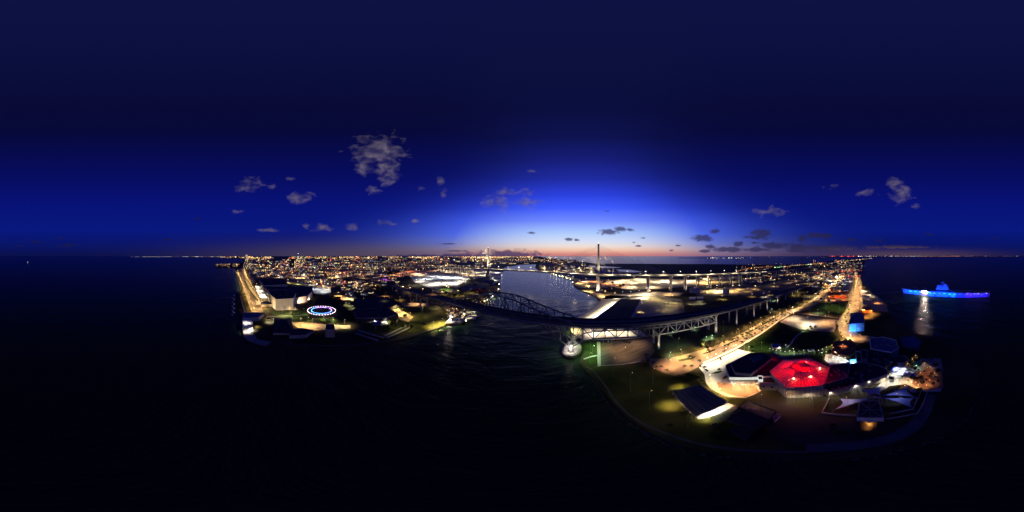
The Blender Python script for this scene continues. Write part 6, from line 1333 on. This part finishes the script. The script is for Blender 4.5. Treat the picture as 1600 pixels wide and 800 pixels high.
town([(560,437),(640,428),(650,434),(600,447)], 12, 'near the purple-lit block', 5, 10, 16, 30, .4)
town([(520,450),(560,450),(590,458),(570,464),(530,460)], 9, 'behind the theatre hall', 4, 8, 12, 22, .4)
town([(842,416),(925,419),(955,425),(900,425),(850,421)], 24, 'in the port strip beyond the channel end', 7, 22, 25, 60, .8)
town([(700,408),(900,407),(900,412),(840,413),(700,414)], 30, 'in the refinery strip on the horizon', 10, 34, 50, 130, .8)
town([(1280,446),(1322,440),(1324,455),(1300,458),(1276,462)], 10, 'in the trailer park blocks', 4, 7, 12, 22, 1.1)
town([(1296,455),(1325,455),(1325,470),(1300,470)], 9, 'in the orange-lit motel blocks', 5, 8, 12, 22, 1.1)
town([(1300,418),(1345,418),(1343,432),(1300,438),(1285,438)], 22, 'in the beach town rows', 5, 11, 16, 32, 1.1)
town([(1290,411),(1350,409),(1350,417),(1300,418)], 26, 'in the far beach town', 6, 16, 30, 60, 1.1)
town([(1170,426),(1250,428),(1230,436),(1180,445),(1150,440)], 14, 'on the flats under the new highway', 4, 8, 14, 30, .7)
town([(1255,438),(1280,430),(1300,432),(1275,452)], 6, 'between the highway and the beach town', 4, 8, 14, 26, .8)
for t in [b_ for i, b_ in enumerate(BMAST) if i not in used_b]:
    for c_ in list(t.children): bpy.data.objects.remove(c_)
    bpy.data.objects.remove(t)
CC = [((1,.68,.34),.3),((1,.5,.18),.24),((1,.82,.58),.2),((1,.74,.28),.18),((1,.12,.06),.05),((.8,.9,1),.05)]
def rcol():
    u = rr.random()
    for c_, p in CC:
        u -= p
        if u <= 0: return c_
    return CC[0][0]
def glow(poly, num, h, B0, B1, cols=None):
    xs = [p[0] for p in poly]; ys = [p[1] for p in poly]; k = 0
    while k < num:
        x, y = rr.uniform(min(xs), max(xs)), rr.uniform(min(ys), max(ys))
        if not inpoly(x, y, poly): continue
        q = W(x, y); c_ = rcol() if cols is None else rr.choice(cols); LMAT.setdefault(c_, 'lamp_white' if c_[2] > .44 else ('lamp_red' if c_[1] < .2 else ('lamp_orange' if c_[1] < .55 else 'lamp_warm')))
        hh = h*rr.uniform(.8, 1.2); lamp_post(q[0], q[1], hh, c_, rr.uniform(B0, B1), 'x', 'lamps on the new bridge', head=1.2); k += 1
glow([(385,420),(470,419),(560,426),(640,420),(640,430),(560,437),(470,436),(410,434)], 62, 14, .7, 2.0)
glow([(465,436),(520,440),(600,440),(590,452),(520,452),(490,446)], 26, 10, .5, 1.5)
glow([(395,411),(560,410),(700,411),(700,418),(560,422),(400,419)], 46, 22, .8, 2.2)
glow([(840,414),(920,417),(960,424),(900,427),(850,423)], 16, 18, .8, 1.8, [(1,.78,.35),(1,.85,.65),(1,.72,.45)])
glow([(1285,412),(1350,411),(1345,436),(1300,440),(1270,440)], 34, 13, .8, 2.0)
glow([(1180,430),(1260,420),(1290,414),(1300,430),(1240,455),(1180,445)], 20, 13, .5, 1.3, [(1,.78,.35),(1,.62,.25),(1,.72,.45)])
# lamps added as fill for city light spilling on arena and shed walls
for x, y, h, B in ((441,494,14,.55),(452,492,12,.5),(418,486,12,.6),(427,449,16,.8),(444,449,16,.8),(404,473,10,.8),(414,470,12,.6)):
    LMAT[(1,.75,.45)] = 'lamp_warm'; q = W(x, y); l = lamp_post(q[0], q[1], h, (1,.75,.45), 0, 'added slim fill lamp '+{441:'on the grass before the arena wall',452:'right of the middle of the arena wall',418:'left of the arena on the road',427:'in the gap behind the convention centre',444:'farther right in the gap behind the convention centre',404:'at the museum road',414:'between the lot and the arena side'}[x], 'arena lamps')
    light((q[0], q[1], 1.5+h+.6), (1,.75,.45), B*1.6, h, None, .5, spot=178)
dots = {}
DM = [('lamp_warm', .32), ('lamp_yellow', .32), ('lamp_orange', .17), ('lamp_white', .11), ('lamp_green', .03), ('lamp_red', .07), ('lamp_blue', .03), ('lamp_purple', .02)]
def dot(x, y, k=1.0, m_=None, z=9):
    q = W(x, y, z); d = sqrt(q[0]**2+q[1]**2)
    if m_ is None:
        u = rr.random(); m_ = 'lamp_warm'
        for nm, p in DM:
            u -= p
            if u <= 0: m_ = nm; break
    r_ = d*.00125*k*(rr.uniform(.5, 1.05) if rr.random() < .92 else rr.uniform(1.5, 2.4)); mb_ = dots.setdefault(m_, MB())
    mb_.add([(q[0]+r_,q[1],q[2]),(q[0],q[1]+r_,q[2]),(q[0]-r_,q[1],q[2]),(q[0],q[1]-r_,q[2]),(q[0],q[1],q[2]+r_),(q[0],q[1],q[2]-r_)], [(0,1,4),(1,2,4),(2,3,4),(3,0,4),(1,0,5),(2,1,5),(3,2,5),(0,3,5)])
from mathutils.noise import noise as nnoise
def dotfield(x0, x1, y0, mean, ymax, num, k=1.0, m_=None):
    c_ = 0
    while c_ < num:
        x = rr.uniform(x0, x1); y = y0+rr.expovariate(1/mean)
        if y > ymax or (785 < x < 850 and y > 411) or inpoly(x, y, [(338,402),(378,404.5),(381,409),(368,411),(336,413)]): continue
        c_ += 1
        if m_ is None and nnoise(Vector((x*.045, y*.22, 1.3))) + rr.uniform(-.25, .25) < -.05: continue
        dot(x, y, k, m_)
dotfield(382, 860, 400.9, 4.5, 419, 1900)
dotfield(345, 860, 400.8, 1.6, 404, 1100, .9)
dotfield(205, 345, 400.95, .25, 401.4, 90, .7, 'lamp_white')
dotfield(385, 640, 414, 8, 434, 520)
dotfield(470, 620, 432, 8, 456, 170, .8)
dotfield(640, 760, 414, 5, 424, 160, .8, 'lamp_warm')
dotfield(850, 960, 402, 8, 424, 230, .9)
dotfield(1270, 1348, 406, 9, 440, 330, .9)
dotfield(1150, 1290, 412, 9, 440, 110, .8)
dotfield(338, 375, 412, 2, 418.5, 46, .9, 'lamp_warm')
dotfield(1105, 1162, 402.9, .3, 403.6, 40, .9, 'lamp_white')
dotfield(1168, 1290, 402, .2, 403, 14, .5)
dotfield(1295, 1345, 400.3, .15, 400.6, 40, .9, 'lamp_red')
dotfield(1340, 1440, 400.3, .15, 400.6, 80, .9, 'lamp_white')
dotfield(1440, 1500, 400.3, .15, 400.6, 45, .9, 'lamp_orange')
dotfield(1500, 1598, 400.3, .15, 400.6, 30, .7, 'lamp_warm')
for (a, b_, num, m_) in (((400,433),(470,421),26,'lamp_warm'),((395,425),(520,413),40,'lamp_warm'),((430,434),(560,424),36,'lamp_orange'),((470,441),(600,438),40,'lamp_warm'),((480,428),(640,430),44,'lamp_orange'),((500,420),(640,417),40,'lamp_warm'),((560,412),(700,410),40,'lamp_warm'),((400,416),(560,410),40,'lamp_orange'),
        ((560,438),(650,423),30,'lamp_orange'),((610,434),(690,421),26,'lamp_red'),((380,413),(384,430),10,'lamp_warm'),((420,431),(440,408),18,'lamp_warm'),((455,430),(480,408),20,'lamp_orange'),((520,430),(540,410),18,'lamp_warm'),((580,430),(590,412),16,'lamp_warm'),((640,408),(850,405),50,'lamp_warm'),((850,406),(900,420),24,'lamp_warm'),((860,423),(960,426),24,'lamp_warm'),
        ((1150,424),(1170,419),14,'lamp_orange'),((1170,419),(1212,416),16,'lamp_orange'),((1262,448),(1318,416),30,'lamp_warm'),((1300,440),(1335,412),20,'lamp_orange'),((1285,432),(1345,431),14,'lamp_red'),((1290,424),(1347,423),18,'lamp_red'),((1160,436),(1290,424),36,'lamp_warm')):
    for i in range(num): f = (i+.5)/num; dot(a[0]*(1-f)+b_[0]*f+rr.uniform(-.5,.5), a[1]*(1-f)+b_[1]*f+rr.uniform(-.2,.2), 1.0, m_)
for i in range(60): dot(1210+i*1.3+rr.uniform(-.4,.4), 418-i*.12, .8, 'lamp_green' if i < 9 else None)
for i in range(90): dot(rr.uniform(696,730), rr.uniform(481,499), .9, rr.choice(('lamp_warm','lamp_orange','lamp_white')), 6)
for i in range(40): dot(rr.uniform(738,772), rr.uniform(458,480), .9, rr.choice(('lamp_warm','lamp_yellow','lamp_white')), 7)
for i in range(46):  # causeway
    f = i/45; dot(1300+62*f, 410-6.5*f, .9, 'lamp_warm')
dot(43, 410, 1.3, 'lamp_white', 12)
for m_, mb_ in dots.items():
    o = obj('city_lights', mesh('city_lights', mb_.v, mb_.f, m_))
    tag(o, {'lamp_warm':'warm amber','lamp_orange':'deep orange','lamp_white':'cream white','lamp_yellow':'yellow','lamp_green':'green','lamp_red':'red','lamp_blue':'blue','lamp_purple':'violet'}[m_]+' points of light scattered over the distant city', None, None, 'stuff')
o = obj('distant_lamp_posts', mesh('distant_lamp_posts', FARPOST.v, FARPOST.f, 'metal_post')); tag(o, 'thin posts of the distant street and yard lamps', None, None, 'stuff')
for m_, mb_ in FARLAMP.items():
    o = obj('distant_lamp_heads', mesh('distant_lamp_heads', mb_.v, mb_.f, m_)); tag(o, m_.replace('lamp_', '')+' heads of the distant street and yard lamps', None, None, 'stuff')

# where several things read alike, say which one it is by its place in the row
from collections import defaultdict
byl = defaultdict(list)
for o in SC.objects:
    if o.parent is None and o.get('category') and o.get('label'): byl[o['label']].append(o)
for lb, os_ in byl.items():
    if len(os_) < 2: continue
    os_.sort(key=lambda o: math.atan2(o.location.x, o.location.y))
    for i, o in enumerate(os_): o['label'] = ' '.join(lb.split()[:12])+', '+nth(i)+' from the left'
